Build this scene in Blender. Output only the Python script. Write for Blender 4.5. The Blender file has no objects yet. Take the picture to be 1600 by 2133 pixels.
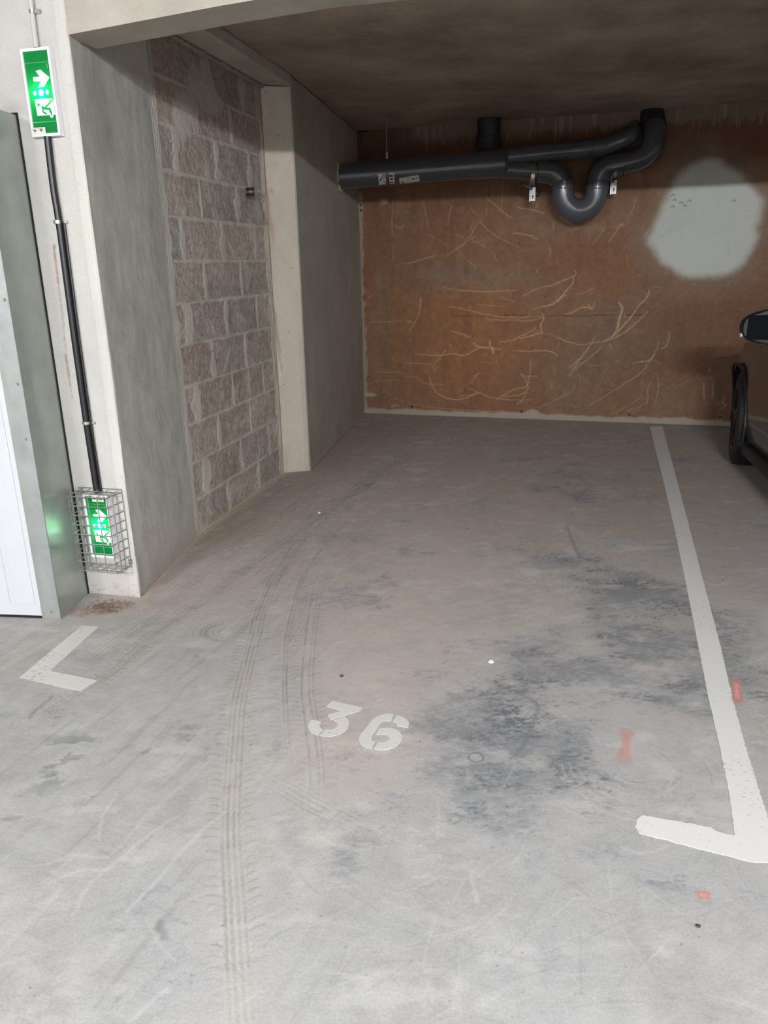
import bpy, bmesh, math, random
import numpy as np
from mathutils import Vector, Matrix

# ------------------------------------------------------------------ camera
F = 1600.0; TH = math.radians(17.84); RO = math.radians(1.2); H = 1.4
W_PX, H_PX = 1600, 2133
fwd = np.array([0, math.cos(TH), -math.sin(TH)]); rgt = np.array([1.0, 0, 0]); upv = np.cross(rgt, fwd)
c_, s_ = math.cos(RO), math.sin(RO)
cam_x = c_ * rgt - s_ * upv
cam_y = s_ * rgt + c_ * upv
cam_data = bpy.data.cameras.new('camera')
cam_data.sensor_fit = 'VERTICAL'; cam_data.sensor_height = 36.0; cam_data.lens = F / H_PX * 36.0
cam_data.clip_start = 0.02; cam_data.clip_end = 60
cam = bpy.data.objects.new('camera', cam_data)
bpy.context.scene.collection.objects.link(cam)
M = Matrix.Identity(4)
for i in range(3):
    M[i][0] = cam_x[i]; M[i][1] = cam_y[i]; M[i][2] = -fwd[i]
M[2][3] = H
cam.matrix_world = M
sc = bpy.context.scene
sc.camera = cam
sc.view_settings.view_transform = 'Standard'; sc.view_settings.look = 'None'
sc.view_settings.gamma = 1.0; sc.view_settings.use_curve_mapping = False
sc.view_settings.exposure = 0.55
sc.cycles.max_bounces = 10; sc.cycles.diffuse_bounces = 6
world = bpy.data.worlds.new('world'); sc.world = world; world.use_nodes = True
world.node_tree.nodes['Background'].inputs[0].default_value = (0.02, 0.02, 0.02, 1)
COL = sc.collection

# the garage's fluorescent ceiling fixtures, all in the driving aisle behind the camera, the last one added as fill: x, y, z, power, turn
LAMPS = [(0.30, -3.0, 2.69, 980, 104), (3.8, -3.87, 2.69, 210, 104), (-3.2, -2.13, 2.69, 480, 104), (7.3, -4.74, 2.69, 160, 104), (1.6, -6.4, 2.69, 150, 104)]
LAMP_COL = (0.985, 0.992, 1.01)

# ------------------------------------------------------------------ geometry of the place
def ray(x, y):
    u = x - 800; v = y - 1066.5
    return fwd * F + rgt * (c_ * u - s_ * v) - upv * (s_ * u + c_ * v)
O3 = np.array([0, 0, H])
def fl(x, y, z=0.0):
    d = ray(x, y); return O3 + d * ((z - H) / d[2])
def onplane(x, y, P, n):
    d = ray(x, y); n = np.array([n[0], n[1], 0.0]); return O3 + d * (((np.array([P[0], P[1], 0]) - O3) @ n) / (d @ n))
def atY(x, y, Y):
    d = ray(x, y); return O3 + d * (Y / d[1])
def az(deg):
    return np.array([math.sin(math.radians(deg)), math.cos(math.radians(deg)), 0.0])

FC = fl(292, 1245)                 # front corner of the left wall
RS = fl(408, 1120)                 # where the block panel starts
PL = fl(592, 985)                  # pilaster left foot
PR = fl(647, 980)                  # pilaster right foot
BC = fl(760, 862)                  # back left corner of the bay
BRr = fl(1523, 889.6)
u_back = (BRr - BC) / np.linalg.norm(BRr - BC)
D_front = az(104)                  # direction of the aisle wall face
ZC = 2.535                         # ceiling of the bays
ZA = 2.80                          # ceiling of the driving aisle
def flat(p): return np.array([p[0], p[1], 0.0])

# ------------------------------------------------------------------ helpers
def lin(c):
    c = np.asarray(c, dtype=np.float32) / 255.0
    return np.where(c <= 0.04045, c / 12.92, ((c + 0.055) / 1.055) ** 2.4).astype(np.float32)
def L4(r, g, b): return tuple(float(v) for v in lin((r, g, b))) + (1.0,)

def link(o, parent=None):
    COL.objects.link(o)
    if parent is not None:
        o.parent = parent
        o.matrix_parent_inverse = parent.matrix_world.inverted() if False else Matrix.Translation(-Vector(parent.location))
    return o
def tag(o, label=None, cat=None, group=None, kind=None):
    if label: o['label'] = label
    if cat: o['category'] = cat
    if group: o['group'] = group
    if kind: o['kind'] = kind
    return o
def empty(name, loc):
    o = bpy.data.objects.new(name, None); o.empty_display_size = 0.1; o.location = loc
    COL.objects.link(o); return o
def mesh_obj(name, verts, faces, mat=None, parent=None, smooth=False):
    me = bpy.data.meshes.new(name); me.from_pydata([tuple(map(float, v)) for v in verts], [], faces); me.update()
    if mat: me.materials.append(mat)
    if smooth:
        for p in me.polygons: p.use_smooth = True
    o = bpy.data.objects.new(name, me); link(o, parent); return o
def fix_normals(o):
    bm = bmesh.new(); bm.from_mesh(o.data); bmesh.ops.recalc_face_normals(bm, faces=bm.faces); bm.to_mesh(o.data); bm.free()
class MB:
    def __init__(s): s.v = []; s.f = []
    def add(s, v, f):
        b = len(s.v); s.v += [tuple(map(float, p)) for p in v]; s.f += [tuple(i + b for i in q) for q in f]
    def prism(s, foot, z0, z1):
        n = len(foot)
        z0l = z0 if hasattr(z0, '__len__') else [z0] * n; z1l = z1 if hasattr(z1, '__len__') else [z1] * n
        s.add([(p[0], p[1], z) for p, z in zip(foot, z0l)] + [(p[0], p[1], z) for p, z in zip(foot, z1l)],
              [tuple(range(n))[::-1], tuple(range(n, 2 * n))] + [(i, (i + 1) % n, n + (i + 1) % n, n + i) for i in range(n)])
    def obox(s, c, ax, ay, azv, hx, hy, hz):
        c = np.array(c, float); ax, ay, azv = (np.array(a, float) for a in (ax, ay, azv)); v = []
        for k in (-1, 1):
            for j in (-1, 1):
                for i in (-1, 1): v.append(c + ax * hx * i + ay * hy * j + azv * hz * k)
        s.add(v, [(0, 2, 3, 1), (4, 5, 7, 6), (0, 1, 5, 4), (2, 6, 7, 3), (0, 4, 6, 2), (1, 3, 7, 5)])
    def tube(s, pts, r, n=12, cap=True, radii=None):
        pts = [np.array(p, float) for p in pts]; m = len(pts); rings = []
        t0 = pts[1] - pts[0]; t0 /= np.linalg.norm(t0)
        ref = np.array([0, 0, 1.0]) if abs(t0[2]) < 0.9 else np.array([1.0, 0, 0])
        nrm = np.cross(t0, ref); nrm /= np.linalg.norm(nrm)
        for i in range(m):
            t = (pts[min(i + 1, m - 1)] - pts[max(i - 1, 0)]); t /= np.linalg.norm(t)
            nrm = nrm - t * (nrm @ t); nrm /= np.linalg.norm(nrm); b = np.cross(t, nrm)
            rr = radii[i] if radii is not None else r
            rings.append([pts[i] + rr * (math.cos(a) * nrm + math.sin(a) * b) for a in [2 * math.pi * k / n for k in range(n)]])
        v = [p for ring in rings for p in ring]; f = []
        for i in range(m - 1):
            for k in range(n): f.append((i * n + k, i * n + (k + 1) % n, (i + 1) * n + (k + 1) % n, (i + 1) * n + k))
        if cap: f.append(tuple(range(n))[::-1]); f.append(tuple(range((m - 1) * n, m * n)))
        s.add(v, f)
    def lathe(s, c, axis, prof, n=32, ref=None):
        axis = np.array(axis, float); axis /= np.linalg.norm(axis)
        ref = np.array([0, 0, 1.0]) if abs(axis[2]) < 0.9 else np.array([1.0, 0, 0])
        a = np.cross(axis, ref); a /= np.linalg.norm(a); b = np.cross(axis, a); v = []; f = []
        for (r, h) in prof:
            for k in range(n):
                t = 2 * math.pi * k / n; v.append(np.array(c) + axis * h + r * (math.cos(t) * a + math.sin(t) * b))
        for i in range(len(prof) - 1):
            for k in range(n): f.append((i * n + k, i * n + (k + 1) % n, (i + 1) * n + (k + 1) % n, (i + 1) * n + k))
        s.add(v, f)
    def build(s, name, mat, parent=None, smooth=False, bevel=0.0):
        o = mesh_obj(name, s.v, s.f, mat, parent, smooth); fix_normals(o)
        if bevel:
            m = o.modifiers.new('bevel', 'BEVEL'); m.width = bevel; m.segments = 2; m.limit_method = 'ANGLE'; m.angle_limit = math.radians(40)
        if smooth:
            try:
                o.data.set_sharp_from_angle(angle=math.radians(40))
            except Exception: pass
        return o

def bez(pts, n=8):
    """round the corners of a polyline: Catmull-Rom sampling"""
    P = [np.array(p, float) for p in pts]; P = [2 * P[0] - P[1]] + P + [2 * P[-1] - P[-2]]; out = []
    for i in range(1, len(P) - 2):
        for k in range(n):
            t = k / n; a, b, c, d = P[i - 1], P[i], P[i + 1], P[i + 2]
            out.append(0.5 * ((2 * b) + (-a + c) * t + (2 * a - 5 * b + 4 * c - d) * t * t + (-a + 3 * b - 3 * c + d) * t ** 3))
    out.append(P[-2]); return out
def corner(a, b, c, r, n=8):
    """fillet arc between a-b-c"""
    a, b, c = (np.array(p, float) for p in (a, b, c)); u = (a - b) / np.linalg.norm(a - b); v = (c - b) / np.linalg.norm(c - b)
    ang = math.acos(max(-1, min(1, float(u @ v)))); t = r / math.tan(ang / 2)
    t = min(t, np.linalg.norm(a - b) * .98, np.linalg.norm(c - b) * .98); r = t * math.tan(ang / 2)
    h = (u + v); h /= np.linalg.norm(h); cen = b + h * (r / math.sin(ang / 2))
    p0 = b + u * t - cen; p1 = b + v * t - cen; om = math.acos(max(-1, min(1, float(p0 @ p1) / (r * r))))
    return [cen + (math.sin((1 - k / n) * om) * p0 + math.sin(k / n * om) * p1) / math.sin(om) for k in range(n + 1)]

# ------------------------------------------------------------------ materials
def mat_base(name):
    m = bpy.data.materials.new(name); m.use_nodes = True; nt = m.node_tree; return m, nt, nt.nodes['Principled BSDF']
def simple(name, col, rough=0.5, metal=0.0, nscale=0.0, namt=0.0, bump=0.0, coat=0.0, spec=0.5):
    m, nt, b = mat_base(name); N = nt.nodes; K = nt.links
    b.inputs['Roughness'].default_value = rough; b.inputs['Metallic'].default_value = metal
    b.inputs['Specular IOR Level'].default_value = spec
    if coat: b.inputs['Coat Weight'].default_value = coat; b.inputs['Coat Roughness'].default_value = 0.05
    if nscale:
        tc = N.new('ShaderNodeTexCoord'); no = N.new('ShaderNodeTexNoise'); no.inputs['Scale'].default_value = nscale; no.inputs['Detail'].default_value = 6
        K.new(tc.outputs['Object'], no.inputs['Vector'])
        mr = N.new('ShaderNodeMapRange'); mr.inputs['To Min'].default_value = 1 - namt; mr.inputs['To Max'].default_value = 1 + namt
        mr.inputs['From Min'].default_value = 0.3; mr.inputs['From Max'].default_value = 0.7
        K.new(no.outputs['Fac'], mr.inputs['Value'])
        vm = N.new('ShaderNodeVectorMath'); vm.operation = 'SCALE'; vm.inputs[0].default_value = col[:3]; K.new(mr.outputs[0], vm.inputs['Scale'])
        K.new(vm.outputs[0], b.inputs['Base Color'])
        if bump:
            bp = N.new('ShaderNodeBump'); bp.inputs['Strength'].default_value = 0.5; bp.inputs['Distance'].default_value = bump
            K.new(no.outputs['Fac'], bp.inputs['Height']); K.new(bp.outputs[0], b.inputs['Normal'])
    else: b.inputs['Base Color'].default_value = col
    return m
def concrete(name, col=None, c2=None, big=1.2, fine=90.0, fine_amt=0.10, bump=0.0015, rough=0.9, pits=0.0):
    """concrete: colour from two mottled tones, or from the surface's painted stains ('Col'), with fine grain and bump"""
    m, nt, b = mat_base(name); N = nt.nodes; K = nt.links
    b.inputs['Roughness'].default_value = rough; b.inputs['Specular IOR Level'].default_value = 0.25
    tc = N.new('ShaderNodeTexCoord')
    if col is None:
        at = N.new('ShaderNodeAttribute'); at.attribute_name = 'Col'; base = at.outputs['Color']
    else:
        n1 = N.new('ShaderNodeTexNoise'); n1.inputs['Scale'].default_value = big; n1.inputs['Detail'].default_value = 9; n1.inputs['Roughness'].default_value = 0.62
        K.new(tc.outputs['Object'], n1.inputs['Vector'])
        rp = N.new('ShaderNodeValToRGB'); rp.color_ramp.elements[0].position = 0.36; rp.color_ramp.elements[1].position = 0.64
        rp.color_ramp.elements[0].color = c2; rp.color_ramp.elements[1].color = col
        K.new(n1.outputs['Fac'], rp.inputs['Fac']); base = rp.outputs['Color']
    n2 = N.new('ShaderNodeTexNoise'); n2.inputs['Scale'].default_value = fine; n2.inputs['Detail'].default_value = 8; n2.inputs['Roughness'].default_value = 0.7
    K.new(tc.outputs['Object'], n2.inputs['Vector'])
    mr = N.new('ShaderNodeMapRange'); mr.inputs['From Min'].default_value = 0.3; mr.inputs['From Max'].default_value = 0.7
    mr.inputs['To Min'].default_value = 1 - fine_amt; mr.inputs['To Max'].default_value = 1 + fine_amt
    K.new(n2.outputs['Fac'], mr.inputs['Value'])
    vm = N.new('ShaderNodeVectorMath'); vm.operation = 'SCALE'; K.new(base, vm.inputs[0]); K.new(mr.outputs[0], vm.inputs['Scale'])
    out = vm.outputs[0]
    if pits:
        vo = N.new('ShaderNodeTexVoronoi'); vo.inputs['Scale'].default_value = 55; K.new(tc.outputs['Object'], vo.inputs['Vector'])
        n3 = N.new('ShaderNodeTexNoise'); n3.inputs['Scale'].default_value = 9; K.new(tc.outputs['Object'], n3.inputs['Vector'])
        th = N.new('ShaderNodeMapRange'); th.inputs['From Min'].default_value = 0.45; th.inputs['From Max'].default_value = 0.7; th.inputs['To Min'].default_value = 0.02; th.inputs['To Max'].default_value = 0.22
        K.new(n3.outputs['Fac'], th.inputs['Value'])
        lt = N.new('ShaderNodeMath'); lt.operation = 'LESS_THAN'; K.new(vo.outputs['Distance'], lt.inputs[0]); K.new(th.outputs[0], lt.inputs[1])
        ml = N.new('ShaderNodeMath'); ml.operation = 'MULTIPLY_ADD'; K.new(lt.outputs[0], ml.inputs[0]); ml.inputs[1].default_value = -pits; ml.inputs[2].default_value = 1
        v2 = N.new('ShaderNodeVectorMath'); v2.operation = 'SCALE'; K.new(out, v2.inputs[0]); K.new(ml.outputs[0], v2.inputs['Scale']); out = v2.outputs[0]
    K.new(out, b.inputs['Base Color'])
    bp = N.new('ShaderNodeBump'); bp.inputs['Strength'].default_value = 0.7; bp.inputs['Distance'].default_value = bump
    K.new(n2.outputs['Fac'], bp.inputs['Height']); K.new(bp.outputs[0], b.inputs['Normal'])
    return m
def attr_mat(name, rough=0.5, trans=0.0):
    m, nt, b = mat_base(name); at = nt.nodes.new('ShaderNodeAttribute'); at.attribute_name = 'Col'
    b.inputs['Roughness'].default_value = rough
    nt.links.new(at.outputs['Color'], b.inputs['Base Color'])
    return m
def paint_mat(name, col, wear=0.5, scale=60.0, alpha_attr=False):
    """road paint, worn through to the concrete in small flecks"""
    m, nt, b = mat_base(name); N = nt.nodes; K = nt.links
    b.inputs['Base Color'].default_value = col; b.inputs['Roughness'].default_value = 0.75; b.inputs['Specular IOR Level'].default_value = 0.3
    tc = N.new('ShaderNodeTexCoord'); n = N.new('ShaderNodeTexNoise'); n.inputs['Scale'].default_value = scale; n.inputs['Detail'].default_value = 6; n.inputs['Roughness'].default_value = 0.65
    n2 = N.new('ShaderNodeTexNoise'); n2.inputs['Scale'].default_value = 3.0; n2.inputs['Detail'].default_value = 2
    mp = N.new('ShaderNodeMapping'); mp.inputs['Rotation'].default_value = (0, 0, 0.3); mp.inputs['Scale'].default_value = (0.45, 1, 1)
    K.new(tc.outputs['Object'], mp.inputs['Vector']); K.new(mp.outputs[0], n.inputs['Vector']); K.new(tc.outputs['Object'], n2.inputs['Vector'])
    ad = N.new('ShaderNodeMath'); ad.operation = 'MULTIPLY_ADD'; K.new(n2.outputs['Fac'], ad.inputs[0]); ad.inputs[1].default_value = 0.35; K.new(n.outputs['Fac'], ad.inputs[2])
    mr = N.new('ShaderNodeMapRange'); K.new(ad.outputs[0], mr.inputs['Value'])
    t = 0.50 + 0.10 * wear
    mr.inputs['From Min'].default_value = t; mr.inputs['From Max'].default_value = t + 0.05; mr.inputs['To Min'].default_value = 0.25; mr.inputs['To Max'].default_value = 0.93
    a = mr.outputs[0]
    if alpha_attr:
        at = N.new('ShaderNodeAttribute'); at.attribute_name = 'Fade'
        mu = N.new('ShaderNodeMath'); mu.operation = 'MULTIPLY'; K.new(a, mu.inputs[0]); K.new(at.outputs['Fac'], mu.inputs[1]); a = mu.outputs[0]
    K.new(a, b.inputs['Alpha'])
    return m

M_floor = concrete('floor_concrete', None, fine=150, fine_amt=0.12, bump=0.0010)
M_paintwall = concrete('wall_concrete', None, fine=110, fine_amt=0.06, bump=0.0010)
M_block = concrete('block_concrete', None, fine=170, fine_amt=0.16, bump=0.0022)
M_wall = concrete('plain_concrete', L4(176, 172, 164), L4(150, 146, 139), 1.5, bump=0.0012, fine_amt=0.06)
M_ceil = concrete('ceiling_concrete', L4(164, 148, 134), L4(126, 112, 100), 1.6, fine=40, fine_amt=0.12, bump=0.002)
M_dim = concrete('aisle_concrete', L4(178, 175, 170), L4(158, 155, 150), 1.0)
M_lintel = concrete('lintel_concrete', L4(176, 170, 160), L4(160, 152, 142), 2.5, fine_amt=0.05)
M_rear = concrete('rear_concrete', L4(150, 142, 132), L4(122, 115, 108), 1.8, fine=60, fine_amt=0.07)
M_galv = simple('galvanised_steel', L4(172, 178, 172), 0.30, 0.55, 9.0, 0.10)
M_galvflat = simple('galvanised_flange', L4(162, 166, 166), 0.45, 0.5, 14.0, 0.12)
M_zinc = simple('zinc_plated', L4(190, 190, 188), 0.3, 0.9, 60, 0.1)
M_white = simple('white_panel', L4(192, 195, 200), 0.5, 0.0, 80, 0.01)
M_plastic = simple('white_plastic', L4(226, 228, 234), 0.4)
M_black = simple('black_plastic', L4(24, 24, 28), 0.38)
M_seam = simple('dark_gap', L4(18, 18, 18), 0.9)
M_pvc = simple('grey_pvc', L4(72, 75, 81), 0.28, 0.0, 6.0, 0.05, coat=0.2)
M_pvcd = simple('dark_wrapped_pvc', L4(40, 40, 42), 0.6, 0.0, 20, 0.3)
M_mortar = concrete('mortar', L4(190, 186, 178), L4(160, 154, 146), 20, fine_amt=0.15, bump=0.004)
M_line = paint_mat('white_road_paint', L4(218, 218, 215), -0.1, 150)
M_linew = paint_mat('worn_white_paint', L4(208, 207, 203), 0.1, 120)
M_car = simple('dark_car_paint', L4(38, 34, 35), 0.28, 0.35, coat=0.8)
M_trim = simple('black_car_trim', L4(20, 20, 22), 0.5)
M_glass = simple('dark_glass', L4(12, 14, 16), 0.06, coat=0.6)
M_tyre = simple('tyre_rubber', L4(24, 23, 24), 0.75, 0, 60, 0.15)
M_rim = simple('black_alloy', L4(38, 38, 40), 0.3, 0.7)
M_glint = simple('silver_glint', L4(170, 168, 160), 0.3, 0.5)

# ------------------------------------------------------------------ painted rasters (metric, on the surface itself)
def upsample(g, h, w):
    gh, gw = g.shape
    def ax(n, m):
        t = np.linspace(0, m - 1.001, n); i = np.floor(t).astype(int); f = (t - i); f = f * f * (3 - 2 * f); return i, f.astype(np.float32)
    iy, fy = ax(h, gh); ix, fx = ax(w, gw)
    a = g[iy] * (1 - fy)[:, None] + g[iy + 1] * fy[:, None]
    return a[:, ix] * (1 - fx) + a[:, ix + 1] * fx
def fbm(h, w, res, cell, octv=4, seed=0, sx=1.0, sy=1.0, gain=0.55):
    """value noise about 0, roughly -1..1; cell in metres"""
    rng = np.random.RandomState(seed); out = np.zeros((h, w), np.float32); amp = 1.0; tot = 0
    for o in range(octv):
        cx = cell * sx / 2 ** o; cy = cell * sy / 2 ** o
        gh = max(3, int(h * res / cy) + 2); gw = max(3, int(w * res / cx) + 2)
        if gh > h or gw > w: 
            if gh > 1.5 * h or gw > 1.5 * w: break
        out += amp * upsample(rng.rand(gh, gw).astype(np.float32) * 2 - 1, h, w); tot += amp * amp; amp *= gain
    return out / math.sqrt(tot) * 1.4
def sstep(a, b, x):
    t = np.clip((x - a) / (b - a), 0, 1); return t * t * (3 - 2 * t)
class Ras:
    def __init__(s, x0, y0, x1, y1, res, col):
        s.x0, s.y0, s.res = x0, y0, res; s.w = int((x1 - x0) / res); s.h = int((y1 - y0) / res)
        s.c = np.empty((s.h, s.w, 3), np.float32); s.c[:] = lin(col); s.z = np.zeros((s.h, s.w), np.float32)
    def n(s, cell, octv=4, seed=0, **k): return fbm(s.h, s.w, s.res, cell, octv, seed, **k)
    def nrot(s, deg, cell, octv, seed, sx, sy, gain=.6):
        base = fbm(1600, 1600, s.res, cell, octv, seed, sx, sy, gain); X, Y = s.grid(); a = math.radians(deg)
        U = (X * math.cos(a) + Y * math.sin(a)) / s.res; V = (-X * math.sin(a) + Y * math.cos(a)) / s.res
        U = np.abs((U + 8000) % 3198 - 1599).astype(np.int32); V = np.abs((V + 8000) % 3198 - 1599).astype(np.int32)
        return base[np.clip(V, 0, 1599), np.clip(U, 0, 1599)]
    def mix(s, mask, col):
        m = np.clip(mask, 0, 1)[..., None]; s.c = s.c * (1 - m) + lin(col) * m
    def mul(s, f): s.c *= f[..., None]
    def grid(s):
        return np.meshgrid(s.x0 + (np.arange(s.w) + .5) * s.res, s.y0 + (np.arange(s.h) + .5) * s.res)
    def blob(s, cx, cy, rx, ry, ang=0.0, p=1.0):
        X, Y = s.grid(); X -= cx; Y -= cy; c, n = math.cos(ang), math.sin(ang)
        return np.exp(-((((X * c + Y * n) / rx) ** 2 + ((-X * n + Y * c) / ry) ** 2) ** p)).astype(np.float32)
    def win(s, xa, ya, xb, yb):
        i0 = max(0, int((xa - s.x0) / s.res)); i1 = min(s.w, int((xb - s.x0) / s.res) + 2)
        j0 = max(0, int((ya - s.y0) / s.res)); j1 = min(s.h, int((yb - s.y0) / s.res) + 2)
        return i0, i1, j0, j1
    def seg_mask(s, a, b, wa, wb, soft):
        r = max(wa, wb) + soft * 2
        i0, i1, j0, j1 = s.win(min(a[0], b[0]) - r, min(a[1], b[1]) - r, max(a[0], b[0]) + r, max(a[1], b[1]) + r)
        if i0 >= i1 or j0 >= j1: return None
        X = s.x0 + (np.arange(i0, i1) + .5) * s.res; Y = (s.y0 + (np.arange(j0, j1) + .5) * s.res)[:, None]
        dx, dy = b[0] - a[0], b[1] - a[1]; L = dx * dx + dy * dy + 1e-12
        t = np.clip(((X - a[0]) * dx + (Y - a[1]) * dy) / L, 0, 1)
        d = np.sqrt((X - a[0] - t * dx) ** 2 + (Y - a[1] - t * dy) ** 2); w = wa + (wb - wa) * t
        return (i0, i1, j0, j1), np.clip(1 - (d - w) / soft, 0, 1).astype(np.float32)
    def stroke(s, pts, w, col, alpha=0.8, soft=None, taper=True, dz=0.0, rnd=0.0, seed=0):
        soft = soft or s.res * 1.2; rng = np.random.RandomState(seed + len(pts)); m = len(pts); acc = {}
        box = None; parts = []
        for k in range(m - 1):
            def tw(q): return w * (0.35 + 0.65 * math.sin(math.pi * min(1, max(0, q / (m - 1) * .9 + .05)))) if taper else w
            al = alpha * (1 - rnd * rng.rand())
            r = s.seg_mask(pts[k], pts[k + 1], tw(k), tw(k + 1), soft)
            if r: parts.append((r[0], r[1] * al))
        if not parts: return
        i0 = min(p[0][0] for p in parts); i1 = max(p[0][1] for p in parts); j0 = min(p[0][2] for p in parts); j1 = max(p[0][3] for p in parts)
        mk = np.zeros((j1 - j0, i1 - i0), np.float32)
        for (a0, a1, b0, b1), q in parts: 
            v = mk[b0 - j0:b1 - j0, a0 - i0:a1 - i0]; np.maximum(v, q, out=v)
        reg = s.c[j0:j1, i0:i1]
        s.c[j0:j1, i0:i1] = reg * (1 - mk[..., None]) + lin(col) * mk[..., None]
        if dz: s.z[j0:j1, i0:i1] += mk * dz
    def sample(s, X, Y):
        fx = np.clip((X - s.x0) / s.res - .5, 0, s.w - 1.001); fy = np.clip((Y - s.y0) / s.res - .5, 0, s.h - 1.001)
        i = fx.astype(int); j = fy.astype(int); fx = (fx - i)[..., None]; fy = (fy - j)[..., None]
        def g(a): return (a[j, i] * (1 - fx) + a[j, i + 1] * fx) * (1 - fy) + (a[j + 1, i] * (1 - fx) + a[j + 1, i + 1] * fx) * fy
        return g(s.c), g(s.z[..., None])[..., 0]
def grid_mesh(name, P, C, mat, kind=None, back=None, smooth=True, parent=None):
    """P: (h,w,3) positions, C: (h,w,3) linear colour; back: offset vector closing the slab behind"""
    h, w = P.shape[:2]; idx = np.arange(h * w).reshape(h, w)
    q = np.stack([idx[:-1, :-1], idx[:-1, 1:], idx[1:, 1:], idx[1:, :-1]], -1).reshape(-1, 4)
    V = P.reshape(-1, 3).astype(np.float32); Cc = C.reshape(-1, 3)
    extra = []
    if back is not None:
        per = np.concatenate([idx[0, :], idx[1:, -1], idx[-1, -2::-1], idx[-2:0:-1, 0]])
        b0 = len(V); V = np.concatenate([V, V[per] + np.array(back, np.float32)]); Cc = np.concatenate([Cc, Cc[per]])
        n = len(per); k = np.arange(n); kn = (k + 1) % n
        q = np.concatenate([q, np.stack([per[kn], per[k], b0 + k, b0 + kn], -1)]); extra = [list(range(b0, b0 + n))[::-1]]
    me = bpy.data.meshes.new(name); nf = len(q) + len(extra); nl = len(q) * 4 + sum(map(len, extra))
    me.vertices.add(len(V)); me.vertices.foreach_set('co', V.ravel())
    me.loops.add(nl); li = np.concatenate([q.ravel()] + [np.array(e) for e in extra]).astype(np.int32); me.loops.foreach_set('vertex_index', li)
    me.polygons.add(nf); ls = np.concatenate([np.arange(len(q)) * 4, [len(q) * 4] * len(extra)]).astype(np.int32)
    me.polygons.foreach_set('loop_start', ls)
    sm = np.zeros(nf, bool); sm[:(h - 1) * (w - 1)] = smooth
    me.update(calc_edges=True); me.polygons.foreach_set('use_smooth', sm)
    at = me.attributes.new('Col', 'FLOAT_COLOR', 'POINT'); at.data.foreach_set('color', np.concatenate([Cc, np.ones((len(Cc), 1), np.float32)], 1).astype(np.float32).ravel())
    me.materials.append(mat); me.validate()
    o = bpy.data.objects.new(name, me); link(o, parent)
    if kind: o['kind'] = kind
    return o
def wall_surface(name, ras, A, u, n, z_off=0.0, step=0.004, mat=None, back=0.15):
    """build the raster (s,z) as a wall from foot point A along u, facing n (unit, horizontal)"""
    S = np.arange(ras.x0, ras.x0 + ras.w * ras.res + 1e-6, step); Z = np.arange(ras.y0, ras.y0 + ras.h * ras.res + 1e-6, step)
    SS, ZZ = np.meshgrid(S, Z); C, dz = ras.sample(SS, ZZ)
    ed = np.minimum(np.minimum(SS - S[0], S[-1] - SS), np.minimum(ZZ - Z[0], Z[-1] - ZZ)); dz = dz * np.clip(ed / 0.01, 0, 1)
    P = flat(A)[None, None] + SS[..., None] * u + dz[..., None] * n; P[..., 2] = ZZ
    flip = (np.cross(u, [0, 0, 1]) @ n) < 0
    if flip: P = P[:, ::-1]; C = C[:, ::-1]
    return grid_mesh(name, P, C, mat, 'structure', back=-n * back)

# ================================================================== FLOOR
def fpt(x, y): p = fl(x, y); return (p[0], p[1])
R = Ras(-2.3, 0.7, 4.7, 8.2, 0.0025, (168, 168, 165))
def fblob(x, y, rx, ry, p=1.0):
    a = fpt(x, y); b = fpt(x + rx, y); c = fpt(x, y - ry)
    return R.blob(a[0], a[1], abs(b[0] - a[0]), abs(c[1] - a[1]), 0, p)
n_big = R.n(0.9, 5, 1); n_mid = R.n(0.22, 5, 2); n_fin = R.n(0.05, 4, 3); n_str = R.n(0.09, 4, 4, sx=2.2, sy=0.6)
R.mul(1 + 0.045 * n_big + 0.065 * n_mid + 0.05 * n_fin)
# cool blue-grey wear, foreground and right
cool = sstep(-0.2, 1.0, n_big * .8 + n_mid * .5 + 1.1 * fblob(1000, 1950, 500, 260) + .8 * fblob(1350, 1250, 300, 200) + .5 * fblob(250, 1900, 260, 200))
R.mix(cool * 0.45, (158, 161, 165))
# brownish dust deeper in the bay
dust = fblob(900, 930, 420, 110) + .8 * fblob(1250, 960, 420, 130) + .6 * fblob(560, 1060, 200, 120)
R.mix(np.clip(dust, 0, 1) * .70, (164, 149, 138))
pink = fblob(880, 1240, 260, 120) + .9 * fblob(760, 1400, 110, 150) + .8 * fblob(420, 1200, 150, 60) + .7 * fblob(60, 1350, 90, 50) + .5 * fblob(700, 1560, 180, 70)
R.mix(np.clip(pink * (0.75 + .35 * n_mid), 0, 1) * .62, (188, 172, 163))
R.mix(np.clip(fblob(430, 1105, 60, 25), 0, 1) * .6, (150, 130, 105))
# dark scuffed stains
mask = (1.0 * fblob(1090, 1480, 110, 90) + .8 * fblob(960, 1500, 90, 70) + .9 * fblob(1180, 1180, 120, 50) + 1.0 * fblob(1330, 1250, 130, 60)
        + .8 * fblob(1180, 1350, 200, 55) + .9 * fblob(1420, 1440, 120, 40) + 1.0 * fblob(1570, 1420, 90, 160) + .9 * fblob(1040, 1610, 140, 60)
        + .75 * fblob(1200, 1600, 80, 90) + .6 * fblob(930, 1700, 200, 60) + .55 * fblob(740, 1240, 130, 40) + .5 * fblob(1180, 1000, 110, 50) + .45 * fblob(700, 1060, 90, 50)
        + .45 * fblob(1500, 1880, 200, 60) + .35 * fblob(640, 1850, 120, 60) + .3 * fblob(350, 1500, 150, 80))
det = R.n(0.030, 5, 14, sx=1.35, sy=.8, gain=.85); det2 = R.n(0.014, 3, 16, sx=1.6, sy=.7, gain=.9)
core = mask - .62 + .50 * n_mid + .30 * det + .22 * det2
R.mix(sstep(-.25, .6, mask - .45 + .55 * n_mid + .2 * det) * .34, (142, 144, 147))
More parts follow.
